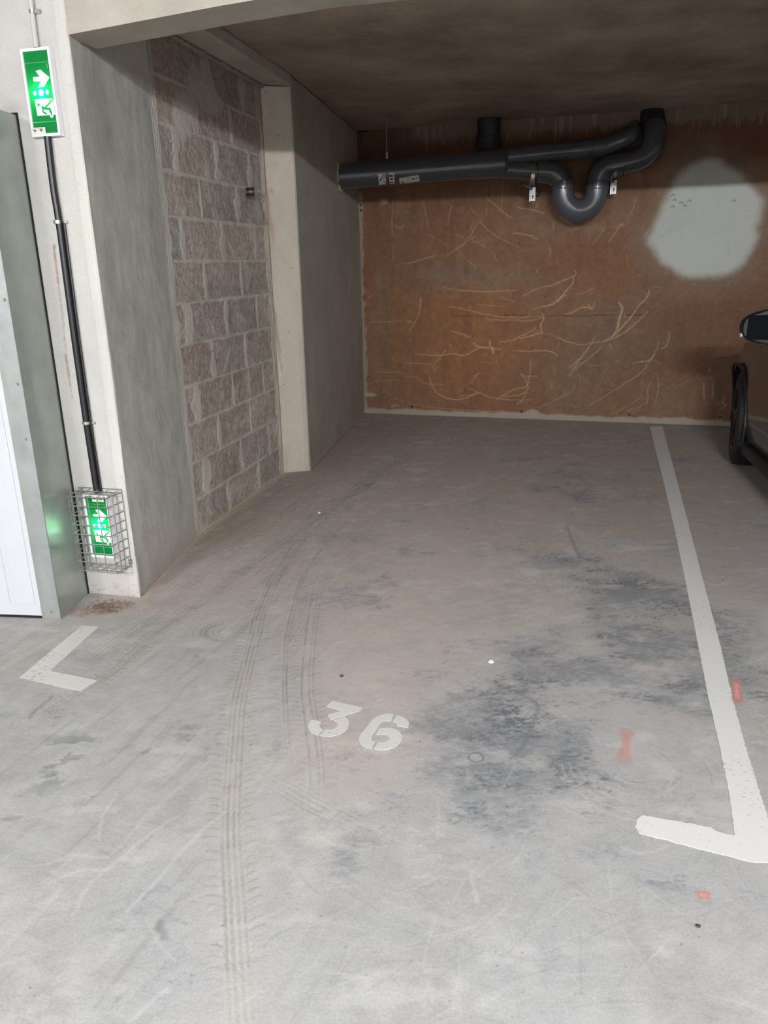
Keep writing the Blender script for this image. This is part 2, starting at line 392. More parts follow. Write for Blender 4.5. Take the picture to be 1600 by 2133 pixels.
R.mix(sstep(.05, .30, core) * .34, (120, 123, 128))
R.mix(sstep(.42, .58, core + .15 * n_str) * .38, (94, 97, 102))
fl_ = sstep(1.0, 1.25, mask * .70 + .35 * n_str + .45 * det + .45 * det2) * np.clip(mask * 1.3, 0, 1)
R.mix(fl_ * 0.60, (78, 82, 88)); R.z -= fl_ * .0008
R.mix(sstep(.75, 1.1, det + .3 * det2 - .5 * n_mid) * np.clip(mask * 1.2, 0, 1) * .45, (188, 189, 187))
# fine striation left by trowels and tyres
s1 = R.nrot(68, .10, 5, 17, 3.5, .28); s2 = R.nrot(25, .08, 5, 18, 3.0, .30); s3 = R.nrot(-20, .08, 5, 19, 2.6, .3)
wL = sstep(.2, -.6, R.grid()[0]); R.mix(sstep(.5, 1.3, s1) * .30 * wL, (128, 126, 122)); R.mix(sstep(.6, 1.3, -s1) * .22 * wL, (194, 192, 188))
R.mix(sstep(.7, 1.4, s2) * .17, (132, 134, 136)); R.mix(sstep(.8, 1.5, -s2) * .16, (196, 196, 194)); R.mix(sstep(.8, 1.5, s3) * .15, (130, 132, 134)); R.mix(sstep(.9, 1.5, -s3) * .16, (196, 196, 194))
R.mix(sstep(.9, 1.4, det2 + .3 * det) * .16, (124, 124, 123)); R.mul(1 + .025 * det2 + .025 * det)
# faint cloudy wear everywhere
R.mix(sstep(.2, .9, .6 * n_mid + .5 * det - .2 * n_big) * .16, (134, 137, 140)); R.mix(sstep(.3, 1.0, .6 * R.n(.15, 5, 15) + .4 * det) * .22, (190, 190, 187))
# pitted patch at left
pit = fblob(120, 1600, 45, 45) + .8 * fblob(150, 1545, 60, 20) + .7 * fblob(20, 1690, 40, 30)
pt = sstep(0.55, .95, pit * .8 + .45 * n_str + .35 * n_fin) * np.clip(pit * 1.5, 0, 1)
R.mix(pt * .6, (120, 123, 124)); R.z -= pt * .002
# general dark specks and light flakes
sp = R.n(0.02, 2, 9); R.mix(sstep(1.35, 1.8, sp) * .35, (110, 108, 104))
lt = sstep(0.7, 1.5, R.n(0.12, 5, 12, sx=2, sy=.8) + .3 * n_fin); R.mix(lt * .30, (196, 195, 191))
# brown dirt at the foot of the jamb
br = fblob(215, 1262, 60, 16) + .6 * fblob(170, 1275, 45, 14)
R.mix(sstep(.35, .9, br * (1 + .5 * n_fin)) * .55, (140, 104, 84)); R.mix(np.clip(fblob(270, 1262, 110, 16), 0, 1) * .35, (160, 138, 124))
R.mix(sstep(.5, .9, fblob(225, 1263, 50, 16) * (1 + R.n(0.012, 2, 31))) * .7, (92, 72, 62))
# mortar crumbs along the foot of the left wall
foot = [FC + (RS - FC) * t for t in (0, .5, 1)] + [PL]
for a in range(len(foot) - 1):
    p, q = foot[a], foot[a + 1]
    R.stroke([(p[0] + .01, p[1]), (q[0] + .01, q[1])], .010, (186, 168, 148), .8, .015, False, .002)
rngf = np.random.RandomState(5)
def jit(pts, amt, n=6, seed=0):
    r = np.random.RandomState(seed); P = bez([(a, b, 0) for a, b in pts], n); return [(p[0] + r.randn() * amt, p[1] + r.randn() * amt) for p in P]
# tyre tracks ---------------------------------------------------------------
def track(px, ribs, lug_in, lug_out, alpha=.35, period=.028, sides=(1, -1), seed=0, dark=(112, 106, 100), slant=.35):
    P = bez([(*fpt(*p), 0) for p in px], 40); P = np.array(P)[:, :2]; r = np.random.RandomState(seed)
    d = np.gradient(P, axis=0); ln = np.linalg.norm(d, axis=1, keepdims=True); d /= ln; nn = np.stack([-d[:, 1], d[:, 0]], 1)
    s = np.concatenate([[0], np.cumsum(np.linalg.norm(np.diff(P, axis=0), axis=1))])
    for t in ribs:
        fade = r.rand() * 6
        m = int(s[-1] / .012); q = np.linspace(0, s[-1], m)
        xs = np.interp(q, s, P[:, 0]); ys = np.interp(q, s, P[:, 1]); nx = np.interp(q, s, nn[:, 0]); ny = np.interp(q, s, nn[:, 1])
        wob = .0012 * np.sin(q * 2 * math.pi / period + fade) 
        pts = [(xs[k] + nx[k] * (t + wob[k]), ys[k] + ny[k] * (t + wob[k])) for k in range(m)]
        for k0 in range(0, m - 1, 10):
            a = alpha * (.45 + .75 * r.rand()) * min(1, (k0 + 5) / 30, (m - k0) / 40)
            R.stroke(pts[k0:k0 + 12], .0022, dark, a, .0035, False, -.0012)
        pl = [(x + .005 * nx[0], y) for x, y in pts]
        R.stroke(pl, .002, (196, 194, 190), alpha * .35, .004, False)
    for sd in sides:
        q = 0.05
        while q < s[-1] - .05:
            x = np.interp(q, s, P[:, 0]); y = np.interp(q, s, P[:, 1]); n_ = np.array([np.interp(q, s, nn[:, 0]), np.interp(q, s, nn[:, 1])]); t_ = np.array([n_[1], -n_[0]])
            a = np.array([x, y]) + n_ * sd * lug_in; b = np.array([x, y]) + n_ * sd * (lug_out + r.randn() * .004) + t_ * slant * (lug_out - lug_in)
            mdl = (a + b) / 2 + t_ * .003
            R.stroke([a, mdl, b], .0016, dark, alpha * (.2 + .8 * r.rand()) * min(1, q / .4, (s[-1] - q) / .5 + .1), .003, True, -.0010)
            q += period * (.9 + .2 * r.rand())
T1 = [(512, 2250), (503, 2125), (489, 1887), (481, 1712), (491, 1537), (500, 1450), (532, 1319), (548, 1262), (600, 1160), (700, 1050), (860, 930)]
track(T1, [-.022, -.008, .008, .022], .030, .062, .50, seed=1)
R.mix(np.clip(sum(R.blob(*fpt(x, y), .06, .25) for x, y in T1[1:6]), 0, 1) * .25, (180, 172, 166))
track([(655, 1690), (660, 1600), (648, 1500), (640, 1420), (650, 1300), (665, 1200)], [-.02, -.006, .02], .028, .05, .42, seed=2)
track([(598, 1600), (592, 1500), (590, 1400), (600, 1300), (640, 1180), (720, 1080)], [-.012, .0], .012, .045, .40, seed=3, sides=(-1, 1))
track([(535, 1610), (590, 1640), (660, 1680), (745, 1722)], [-.024, -.01, .01, .026], .028, .04, .50, seed=4)
track([(-30, 1565), (90, 1490), (200, 1422), (330, 1320), (470, 1215), (620, 1105), (760, 1010), (880, 930)], [-.02, -.006, .008, .022], .03, .05, .48, seed=6)
track([(-20, 1500), (60, 1475), (160, 1460), (240, 1430)], [-.03, -.01, .01], .012, .03, .22, seed=7)
track([(60, 1440), (180, 1380), (300, 1290), (430, 1190), (560, 1090), (680, 1010)], [-.02, 0, .02], .025, .05, .34, seed=8)
track([(300, 1545), (370, 1562), (440, 1582)], [-.016, .0, .014], .02, .03, .42, seed=9)
track([(560, 1400), (620, 1310), (690, 1190), (800, 1060), (930, 950)], [-.02, .0, .02], .025, .05, .14, seed=10)
# spiral trowel marks
def arc(cx, cy, r0, a0, a1, n=14, sq=1.0):
    c = fpt(cx, cy); return [(c[0] + r0 * math.cos(math.radians(a0 + (a1 - a0) * k / n)), c[1] + sq * r0 * math.sin(math.radians(a0 + (a1 - a0) * k / n))) for k in range(n + 1)]
for k in range(34):
    r0 = .045 + .2 * rngf.rand(); a0 = rngf.choice([rngf.uniform(-70, 30), rngf.uniform(160, 250)])
    R.stroke(arc(1325, 1600, r0, a0, a0 + rngf.uniform(20, 70)), .0010, (124, 126, 126) if rngf.rand() < .6 else (190, 190, 188), .30, .0025)
for k in range(14):
    R.stroke(arc(480, 1315, .03 + .12 * rngf.rand(), rngf.uniform(90, 180), rngf.uniform(190, 280), sq=.8), .0014, (112, 112, 110), .35, .003)
for (x, y, rr, a) in [(992, 1577, .022, .75), (955, 1607, .019, .3)]:
    R.stroke(arc(x, y, rr, 0, 360, 30), .0016, (88, 90, 92), a, .0022, False, -.001)
# loose scratches
for k in range(520):
    x = rngf.uniform(0, 1600); y = rngf.uniform(1100, 2120); p = fpt(x, y); an = rngf.choice([rngf.normal(.35, .25), rngf.normal(1.2, .5), rngf.normal(2.6, .3)]); ln = rngf.uniform(.03, .16); cv = rngf.uniform(-.3, .3)
    pts = [(p[0] + ln * t * math.cos(an + cv * t), p[1] + ln * t * math.sin(an + cv * t)) for t in np.linspace(0, 1, 7)]
    R.stroke(pts, .0011, (204, 204, 201) if rngf.rand() < .5 else (118, 118, 117), rngf.uniform(.06, .2), .003)
for px in [[(150, 1905), (190, 1840), (250, 1790), (300, 1745), (370, 1700)], [(265, 1900), (330, 1830), (420, 1730), (470, 1690)], [(95, 1800), (150, 1783), (225, 1785)], [(100, 1840), (165, 1815), (240, 1808)],
           [(205, 1750), (215, 1700), (245, 1650)], [(265, 2130), (330, 2075), (350, 2060)], [(1290, 1762), (1340, 1778), (1390, 1762)], [(980, 1815), (990, 1860), (995, 1880)], [(660, 1740), (700, 1760), (760, 1770)]]:
    R.stroke(jit([fpt(*p) for p in px], .002, 5, len(px)), .0022, (202, 202, 200), .26, .006)
for px in [[(335, 1918), (345, 1960)], [(1075, 1440), (1120, 1470), (1100, 1530), (1065, 1580)], [(60, 1495), (75, 1480), (110, 1450)], [(1180, 1095), (1210, 1160), (1250, 1160)], [(300, 1570), (310, 1562)]]:
    R.stroke(jit([fpt(*p) for p in px], .003, 5, len(px)), .004, (104, 106, 110), .45, .008)
for k in range(70):
    x = rngf.uniform(40, 1590); y = rngf.uniform(900, 2100); p = fpt(x, y); q_ = p[1] * .0004 * rngf.uniform(.6, 1.8); R.stroke([p, (p[0] + 2 * q_, p[1] + q_)], q_, (80, 78, 76), .75, .002, False)
R.c = np.clip(R.c, .01, .9)
# tessellation: rows closer together near the camera side of the bay
ys = np.concatenate([[-7.5, -4, -2, -.5, .3, .7], 1 / np.linspace(1 / .85, 1 / 8.12, 980), [8.6]])
sx = np.concatenate([[-1, -.8], np.linspace(-.62, .66, 860), [.8, 1.0]])
YY, SS = np.meshgrid(ys, sx, indexing='ij')
half = np.maximum(YY, 0.7) * .98 + .35
XX = SS * half
XX[:, 0] = -5.6; XX[:, 1] = np.minimum(-3.0, XX[:, 2] - .3); XX[:, -1] = 9.6; XX[:, -2] = np.maximum(5.2, XX[:, -3] + .3)
XX[:, 1] = np.maximum(XX[:, 1], -5.4)
C, dz = R.sample(XX, YY)
P = np.stack([XX, YY, dz * .8], -1)
floor = grid_mesh('floor', P, C, M_floor, 'structure', back=(0, 0, -.2))

# ================================================================== BACK WALL
n_back = np.array([u_back[1], -u_back[0], 0]); n_back = n_back if n_back[1] < 0 else -n_back
def bs(x, y):
    p = onplane(x, y, BC, n_back); return ((p - flat(BC)) @ u_back, p[2])
B = Ras(-0.25, 0.0, 5.6, ZC + .01, 0.004, (134, 98, 72))
nb = B.n(.8, 5, 21); nm = B.n(.25, 5, 22); nf = B.n(.05, 4, 23); nv = B.n(.2, 5, 24, sx=.35, sy=3); nsc = B.n(.16, 4, 25, sx=1.5)
def bblob(x, y, rx, ry, p=1.0):
    a = bs(x, y); b = bs(x + rx, y); c = bs(x, y + ry); return B.blob(a[0], a[1], abs(b[0] - a[0]), abs(c[1] - a[1]), 0, p)
B.mix(np.clip(.5 + .45 * nb + .3 * nv, 0, 1) * .55, (126, 78, 50))
B.mix(np.clip(bblob(900, 690, 190, 120) + .7 * bblob(1010, 720, 140, 120) + .5 * bblob(930, 540, 110, 70), 0, 1) * np.clip(.75 + .3 * nm, 0, 1) * .75, (164, 110, 64))
B.mix(np.clip(bblob(1200, 560, 120, 90), 0, 1) * .35, (150, 88, 58))
B.mix(np.clip(bblob(1450, 700, 130, 200) + bblob(1560, 600, 90, 160), 0, 1) * .55, (116, 82, 66))
for (x, y, rx, ry, a) in [(990, 575, 115, 26, .75), (900, 560, 60, 40, .5), (795, 600, 20, 60, .5), (790, 720, 22, 60, .55), (1270, 650, 90, 50, .6), (1290, 720, 90, 70, .5), (1180, 780, 70, 50, .5),
                          (1390, 840, 70, 30, .6), (1250, 450, 90, 40, .45), (1130, 620, 40, 60, .3), (800, 840, 40, 20, .4), (1180, 850, 60, 30, .4), (1130, 470, 60, 60, .35), (840, 500, 40, 60, .2)]:
    B.mix(np.clip(bblob(x, y, rx, ry) * (1 + .45 * nm), 0, 1) * a, (134, 118, 98))
B.mix(sstep(.3, 1.3, nv + .5 * nm) * .30, (96, 62, 46)); B.mix(sstep(.7, 1.5, nsc + .5 * nf) * .22, (176, 134, 104))
B.mix(sstep(.9, 1.6, B.n(.03, 3, 33)) * .35, (78, 48, 34)); B.mix(sstep(1.1, 1.7, B.n(.022, 2, 34)) * .45, (196, 160, 130))
B.mix(np.full(B.c.shape[:2], .32, np.float32), (128, 108, 92)); B.mul(1 + .05 * B.n(.03, 3, 44) + .05 * B.n(.09, 4, 45))
# darker brown towards the top, then a band of concrete bleeding with drips
X, Y = B.grid()
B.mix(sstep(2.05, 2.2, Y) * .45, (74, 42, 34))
top = sstep(2.42, 2.47, Y + .05 * np.abs(B.n(.04, 3, 40, sx=.5, sy=4))) * sstep(.35, .6, X); B.mix(top * .75, (132, 116, 104))
dr = sstep(.5, 1.2, B.n(.035, 2, 41, sx=.7, sy=8)) * sstep(2.28, 2.45, Y) * sstep(.3, .6, X); B.mix(dr * .5, (158, 140, 126))
# grey plaster patch
pp = [bs(*p) for p in [(1352, 505), (1375, 440), (1400, 390), (1470, 335), (1510, 340), (1560, 390), (1580, 420), (1572, 470), (1572, 520), (1545, 555), (1480, 575), (1400, 560)]]
cx = sum(p[0] for p in pp) / len(pp); cy = sum(p[1] for p in pp) / len(pp)
ang = np.arctan2(Y - cy, X - cx); rad = np.hypot(X - cx, Y - cy)
pa = np.array([math.atan2(p[1] - cy, p[0] - cx) for p in pp]); pr = np.array([math.hypot(p[0] - cx, p[1] - cy) for p in pp]); o_ = np.argsort(pa)
pa = np.concatenate([pa[o_] - 2 * math.pi, pa[o_], pa[o_] + 2 * math.pi]); pr = np.tile(pr[o_], 3)
edge = np.interp(ang, pa, pr)
patch = 1 - sstep(-.05, .05, (rad - edge) / 1.0 + .020 * nm)
B.mix((1 - sstep(-.05, .30, rad - edge + .05 * nm)) * .45, (140, 130, 116))
B.mix(patch * .95, (196, 200, 194)); 
B.mix(sstep(.3, 1, nf + nm) * patch * .12, (170, 174, 170))
# horizontal form joint, pale mortar skirting and corner seam
zj = bs(1180, 657)[1]; B.mix((np.abs(Y - zj + .004 * nm) < .0035) * (X > .9) * (X < 2.6) * .6, (60, 38, 28))
sk = sstep(-.012, .012, (.062 + .010 * np.clip(nm, -1, 1) + .005 * nf + .05 * np.exp(-((X - bs(1110, 860)[0]) / .07) ** 2)) - Y); B.mix(sk * .8, (172, 164, 152)); B.z += sk * .012
se = sstep(-.008, .008, (.030 + .012 * nf + .008 * nm) - (X - 0.0)); B.mix(se * (Y < 2.03) * .75, (160, 150, 138)); B.z += se * .006
B.mix(bblob(800, 421, 8, 6, 2) * .8, (170, 150, 130)); B.mix(bblob(772, 822, 12, 4, 2) * .7, (190, 176, 156))
def z1(p): return bs(740 + p[0] / 3.636, 380 + p[1] / 3.636)
def z2(p): return bs(740 + p[0] / 3.636, 620 + p[1] / 3.636)
def z3(p): return bs(1160 + p[0] / 3.636, 540 + p[1] / 3.636)
def z4(p): return bs(1160 + p[0] / 3.636, 200 + p[1] / 3.636)
PALE = (206, 168, 134)
S1 = [([(350, 613), (440, 603), (520, 578), (615, 553)], 2.4, .8), ([(680, 562), (760, 510), (850, 445), (910, 410)], 2.2, .7), ([(1190, 387), (1260, 388), (1330, 405), (1390, 430)], 2.2, .8),
      ([(1230, 190), (1320, 203), (1380, 218), (1435, 238)], 2.2, .8), ([(1383, 150), (1368, 200)], 1.8, .6), ([(1000, 120), (1060, 170), (1120, 225), (1190, 272)], 6.0, .5), ([(940, 290), (1010, 365), (1100, 425), (1240, 490)], 3, .5),
      ([(945, 290), (880, 390), (830, 440)], 3, .45), ([(900, 290), (860, 380)], 2, .4), ([(510, 140), (540, 260), (555, 350)], 2.2, .5), ([(727, 180), (700, 325)], 2.2, .5), ([(282, 140), (278, 405)], 1.3, .7),
      ([(284, 470), (288, 600)], 1.1, .5), ([(995, 0), (995, 250)], 1.4, .55), ([(1117, 0), (1108, 195)], 1.2, .5), ([(1037, 20), (1036, 120)], 1.0, .4), ([(290, 328), (345, 345), (375, 322)], 3.0, .6),
      ([(670, 797), (760, 812), (860, 822), (1000, 828), (1110, 822), (1230, 815)], 3.2, .75), ([(1270, 860), (1380, 805), (1500, 775), (1600, 735)], 2.6, .65), ([(1600, 810), (1560, 875), (1500, 920), (1420, 940)], 3.0, .65),
      ([(1050, 545), (1070, 600)], 2.0, .6), ([(1470, 480), (1478, 530), (1465, 575)], 2.4, .55), ([(1500, 290), (1503, 370)], 1.6, .5), ([(1090, 865), (1205, 905)], 2.5, .4), ([(750, 395), (820, 412)], 2, .5), ([(890, 440), (1000, 492)], 2, .4),
      ([(90, 880), (135, 850)], 2.5, .5), ([(780, 510), (840, 580), (920, 650)], 1.6, .35), ([(540, 390), (620, 430), (700, 480)], 1.6, .3), ([(870, 190), (930, 250)], 3, .35), ([(1400, 120), (1480, 190)], 2, .35), ([(1385, 650), (1370, 690)], 1.8, .5),
      ([(500, 870), (490, 945)], 3, .6), ([(920, 925), (1050, 935), (1150, 938)], 2, .4)]
S2 = [([(720, 68), (860, 95), (960, 122), (1080, 143), (1200, 150), (1420, 140)], 3.4, .75), ([(1000, 168), (1150, 170), (1300, 174), (1420, 155)], 2.6, .55), ([(1417, 115), (1427, 160), (1405, 210), (1418, 270)], 5, .75),
      ([(1600, -20), (1540, 10), (1480, 50), (1350, 83)], 3, .6), ([(1090, 338), (1190, 322), (1280, 280), (1370, 230)], 4.0, .75), ([(1250, 310), (1330, 290), (1418, 262)], 4, .7), ([(720, 250), (800, 273), (870, 297)], 3.2, .75),
      ([(455, 428), (600, 437), (740, 427), (830, 436), (900, 400), (960, 376), (1010, 380)], 4.0, .8), ([(893, 340), (930, 370), (1000, 380), (1105, 397)], 4.5, .8), ([(1018, 325), (1022, 370)], 4.5, .7), ([(1035, 370), (1048, 425)], 13, .75),
      ([(685, 390), (650, 445), (600, 500), (602, 548)], 3.4, .7), ([(360, 492), (480, 498), (590, 505)], 2.4, .5), ([(1200, 403), (1330, 404), (1440, 400), (1500, 415), (1530, 445)], 3.4, .7), ([(1330, 470), (1325, 560), (1312, 640), (1300, 700), (1240, 740), (1110, 745)], 3.4, .7),
      ([(1255, 575), (1300, 640), (1290, 680), (1220, 690), (1150, 720), (1065, 772)], 3.2, .65), ([(1260, 580), (1300, 595), (1380, 595)], 2.6, .55), ([(565, 600), (575, 650), (610, 710), (680, 755), (760, 772), (850, 755), (930, 720)], 4.0, .65), ([(790, 750), (870, 735), (940, 722)], 3, .6),
      ([(855, 685), (930, 715), (1000, 745), (1080, 765), (1200, 775), (1340, 775)], 3.0, .6), ([(470, 610), (520, 645), (590, 657), (670, 660)], 3.2, .5), ([(1300, 720), (1270, 765), (1225, 810)], 3, .55), ([(500, 0), (490, 100), (450, 190), (408, 250)], 3.6, .7),
      ([(110, 183), (270, 183), (370, 175)], 2.4, .5), ([(395, 180), (430, 185)], 9, .55), ([(900, 605), (932, 570)], 3.4, .6), ([(775, 722), (815, 690)], 3, .6), ([(270, 828), (328, 815)], 5, .8), ([(160, 637), (260, 625), (330, 620)], 2.4, .4), ([(150, 565), (380, 565)], 2, .3),
      ([(860, 60), (876, 76)], 4, .6), ([(270, 760), (420, 800), (600, 835), (850, 850), (1020, 862), (1130, 850)], 2.4, .4), ([(1380, 835), (1480, 790), (1600, 725)], 2.2, .4), ([(1450, 270), (1560, 310), (1600, 330)], 3, .35), ([(1485, 655), (1480, 695)], 2, .5), ([(380, 600), (470, 600)], 6, .3)]
S3 = [([(0, 180), (60, 155), (125, 130), (147, 105), (135, 82)], 2.8, .65), ([(125, 130), (120, 180), (70, 240), (0, 320)], 3.2, .65), ([(60, 418), (120, 400), (180, 368), (240, 365), (268, 378), (290, 322)], 5, .7), ([(235, 340), (262, 372)], 6, .6),
      ([(700, 235), (680, 290), (620, 355), (560, 440), (480, 530), (430, 580), (350, 625)], 6.5, .78), ([(470, 325), (495, 370), (480, 430), (465, 490), (455, 530), (420, 590)], 8, .78), ([(690, 395), (640, 445), (580, 505), (510, 555), (430, 600), (370, 618)], 4.2, .72),
      ([(370, 620), (280, 632), (190, 648), (80, 625), (0, 595)], 3.4, .6), ([(350, 660), (260, 740), (180, 800), (130, 850)], 4.0, .6), ([(282, 590), (250, 660), (195, 730), (140, 810), (95, 885)], 4.2, .65), ([(185, 740), (90, 825)], 4, .6), ([(400, 640), (410, 680)], 7, .5),
      ([(575, 790), (640, 775), (700, 765), (740, 720)], 4, .7), ([(772, 620), (760, 680), (720, 750), (650, 845), (560, 915), (420, 1000), (255, 1100)], 3.0, .5), ([(850, 555), (850, 600), (830, 650), (795, 682)], 4.5, .62), ([(145, 945), (110, 1005), (0, 1060)], 2.6, .4),
      ([(710, 925), (692, 980), (685, 1080), (640, 1110), (530, 1150)], 3.4, .5), ([(765, 890), (770, 980), (745, 1090)], 3.4, .45), ([(650, 1035), (540, 1110), (415, 1175)], 2.6, .45), ([(550, 1175), (640, 1120)], 2.6, .4), ([(1115, 930), (1110, 1060)], 7, .35), ([(1185, 930), (1180, 1060)], 7, .3),
      ([(1262, 1045), (1258, 1090), (1280, 1105), (1230, 1140)], 4, .6), ([(160, 270), (240, 240), (290, 212)], 2.6, .4), ([(730, 210), (820, 210)], 4, .25), ([(510, 420), (525, 440)], 5, .4), ([(1110, 930), (1125, 1100)], 3, .3), ([(215, 800), (330, 805)], 3, .3), ([(360, 770), (390, 810), (330, 890)], 2.5, .25)]
S4 = [([(600, 765), (580, 850), (545, 900)], 2.4, .45), ([(500, 960), (440, 1040), (390, 1110)], 3.2, .5), ([(350, 1010), (270, 1130)], 2.6, .4), ([(470, 970), (510, 985)], 5, .5), ([(700, 1010), (650, 1080)], 2.4, .4), ([(20, 905), (85, 965)], 2.6, .6)]
k = 0
for lst, fn in ((S1, z1), (S2, z2), (S3, z3), (S4, z4)):
    for pts, w, a in lst:
        k += 1
        q = jit([fn(p) for p in pts], .0022, 7, k)
        B.stroke(q, w * .00085, PALE if k % 4 else (206, 182, 156), min(.9, a * .9), .0040, True, .001, rnd=.45, seed=k)
rb = np.random.RandomState(3)
for k in range(260):
    x = rb.uniform(760, 1590); y = rb.uniform(400, 850); p = bs(x, y); a = rb.normal(1.2, .9); l = rb.uniform(.02, .12)
    B.stroke([p, (p[0] + l * math.cos(a), p[1] + l * math.sin(a))], .0014, (186, 150, 120) if rb.rand() < .7 else (74, 46, 34), rb.uniform(.12, .4), .004)
for (x, y) in [(1401, 418), (1415, 424), (1432, 420), (1422, 430), (1397, 432), (1524, 420), (1398, 408)]:
    p = bs(x, y); B.stroke([p, (p[0] + .02, p[1] + .012), (p[0] + .03, p[1] - .004)], .003, (110, 112, 108), .7, .004)
for (x, y) in [(1086, 857), (1311, 864), (1500, 869), (858, 847), (752, 427), (752, 438)]:
    p = bs(x, y); B.stroke([p, (p[0] + .002, p[1])], .008, (20, 16, 14), .95, .003, False)
B.mul(np.full(B.c.shape[:2], .84, np.float32)); B.c = np.clip(B.c, .004, .9)
wall_back = wall_surface('wall_back', B, BC, u_back, n_back, step=0.0055, mat=M_paintwall)

# ================================================================== LEFT SIDE
# plastered stretch
uL = (flat(RS) - flat(FC)); lenL = np.linalg.norm(uL); uL /= lenL; nL = np.array([uL[1], -uL[0], 0])
def ls(x, y): p = onplane(x, y, FC, nL); return ((p - flat(FC)) @ uL, p[2])
A_ = Ras(0.0, 0.0, lenL, ZC, .003, (190, 188, 181)); nb = A_.n(.4, 6, 51, sx=.7, sy=1.4); nm = A_.n(.12, 5, 52); nf = A_.n(.03, 3, 53)
A_.mul(1 + .13 * nb + .08 * nm + .02 * nf); X, Y = A_.grid()
A_.mix(sstep(.0, .9, nb + nm * .6) * .45, (150, 147, 140)); A_.mix(sstep(.5, 1.3, A_.n(.3, 4, 54, sx=.2, sy=3)) * .35, (186, 184, 178))
A_.mix(sstep(.15, .0, lenL - X) * .35, (182, 180, 174)); A_.mix(sstep(1.3, 1.7, A_.n(.02, 2, 55)) * .4, (190, 188, 180))
A_.mix(sstep(.25, 0, Y) * .3, (150, 140, 130)); A_.z += nb * .0025 + nm * .001
for (x, y, a) in [(195, 130, .4), (200, 200, .4), (230, 270, .35), (225, 560, .3), (250, 640, .25), (300, 720, .25), (240, 180, .3), (215, 300, .4)]:
    p = ls(x, y); A_.mix(A_.blob(p[0], p[1], .06, .10) * (.8 + .4 * nm) * a, (132, 128, 120))
rb = np.random.RandomState(8)
for k in range(60):
    p = (rb.uniform(0, lenL), rb.uniform(.1, 2.3)); A_.stroke([p, (p[0] + rb.randn() * .01, p[1] - rb.uniform(.02, .08))], .0012, (196, 194, 188) if rb.rand() < .6 else (96, 90, 82), .5, .003)
wall_surface('wall_left', A_, FC, uL, nL, step=.005, mat=M_paintwall, back=.006)
# block panel
uR = (flat(PL) - flat(RS)); lenR = np.linalg.norm(uR); uR /= lenR; nR = np.array([uR[1], -uR[0], 0])
def rs(x, y): p = onplane(x, y, RS, nR); return ((p - flat(RS)) @ uR, p[2])
K_ = Ras(0.0, 0.0, lenR, ZC - .06, .0028, (184, 179, 170)); nb = K_.n(.5, 4, 61); nm = K_.n(.1, 5, 62); nf = K_.n(.02, 3, 63); X, Y = K_.grid()
K_.mul(1 + .05 * nb + .05 * nm)
courses = [0, .195, .402, .610, .811, 1.022, 1.232, 1.440, 1.648, 1.855, 2.063, 2.270, 2.478]
joints = [[(480, 1042, .030), (541, 990, .020)], [(431, 990, .05), (505, 947, .026), (562, 911, .022)], [(459, 904, .022), (523, 865, .012), (577, 832, .02)], [(413, 839, .05), (487, 809, .018), (550, 783, .012)],
          [(446, 754, .028), (513, 724, .018)], [(393, 675, .06), (474, 662, .030), (537, 649, .014)], [(430, 593, .024), (505, 590, .014)], [(382, 494, .026), (465, 500, .030), (533, 505, .020)],
          [(419, 411, .006), (496, 423, .030), (562, 430, .07)], [(366, 306, .05), (452, 330, .040), (521, 353, .030)], [(408, 247, .045), (483, 266, .022), (546, 283, .02)], [(434, 154, .05), (504, 177, .04), (535, 190, .03)]]
block = np.zeros((K_.h, K_.w), np.float32); rb = np.random.RandomState(11); tone = np.ones((K_.h, K_.w, 3), np.float32)
wa = K_.n(.06, 4, 64) ; wb = K_.n(.06, 4, 65)
tones = [(166, 155, 146), (160, 151, 143), (169, 157, 148), (155, 149, 142), (163, 150, 140)]
tl = np.zeros((K_.h, K_.w, 3), np.float32)
for i in range(12):
    z0, z1_ = courses[i] + .006, courses[i + 1] - .006
    js = sorted([(rs(x, y)[0], w) for x, y, w in joints[i]]); edges = [(0.035, .02)] + js + [(lenR - .05, .03)]
    for j in range(len(edges) - 1):
        a = edges[j][0] + edges[j][1]; b = edges[j + 1][0] - edges[j + 1][1]
        if b - a < .03: continue
        t = tones[rb.randint(5)]
        ym = (Y - (z0 + z1_) / 2) / (z1_ - z0) * 2; thin = (1 + .5 * wb) * (1 - .5 * np.clip(np.abs(ym), 0, 1) ** 2)
        ea, eb = edges[j][0], edges[j + 1][0]; dx = np.minimum(X - ea - edges[j][1] * thin, eb - edges[j + 1][1] * thin - X) + .005 * wa; dy = np.minimum(Y - z0, z1_ - Y) + .0045 * wb
        m = sstep(-.002, .006, np.minimum(dx, dy)) * (Y > z0 - .01) * (Y < z1_ + .01); sel = m > block; block = np.maximum(block, m); tl[sel] = lin(t)
big = sstep(.15, .5, K_.blob(rs(430, 200)[0], rs(430, 200)[1], .22, .10) + .8 * K_.blob(rs(380, 250)[0], rs(380, 250)[1], .10, .12) + .25 * nm - .05) 
block *= (1 - .9 * big)
block *= 1 - .55 * sstep(.5, 1.4, K_.n(.14, 4, 66) + .3 * nm)
for k in range(3): K_.c[..., k] = K_.c[..., k] * (1 - block) + tl[..., k] * (1 + .08 * nb + .08 * nm + .16 * nf) * block
ng = K_.n(.009, 2, 68, gain=.9); K_.mix(sstep(.7, 1.2, ng) * (.15 + .5 * block), (112, 103, 95)); K_.mix(sstep(.8, 1.3, -ng) * .3 * block, (196, 188, 178))
K_.z += sstep(.5, 1.2, -ng) * .0012 * (.4 + block)
K_.z -= block * .0045; K_.z += nf * .0007 * (.35 + block) + nm * .0015
K_.mix((1 - block) * sstep(.9, 1.5, nf) * .3, (120, 112, 102))
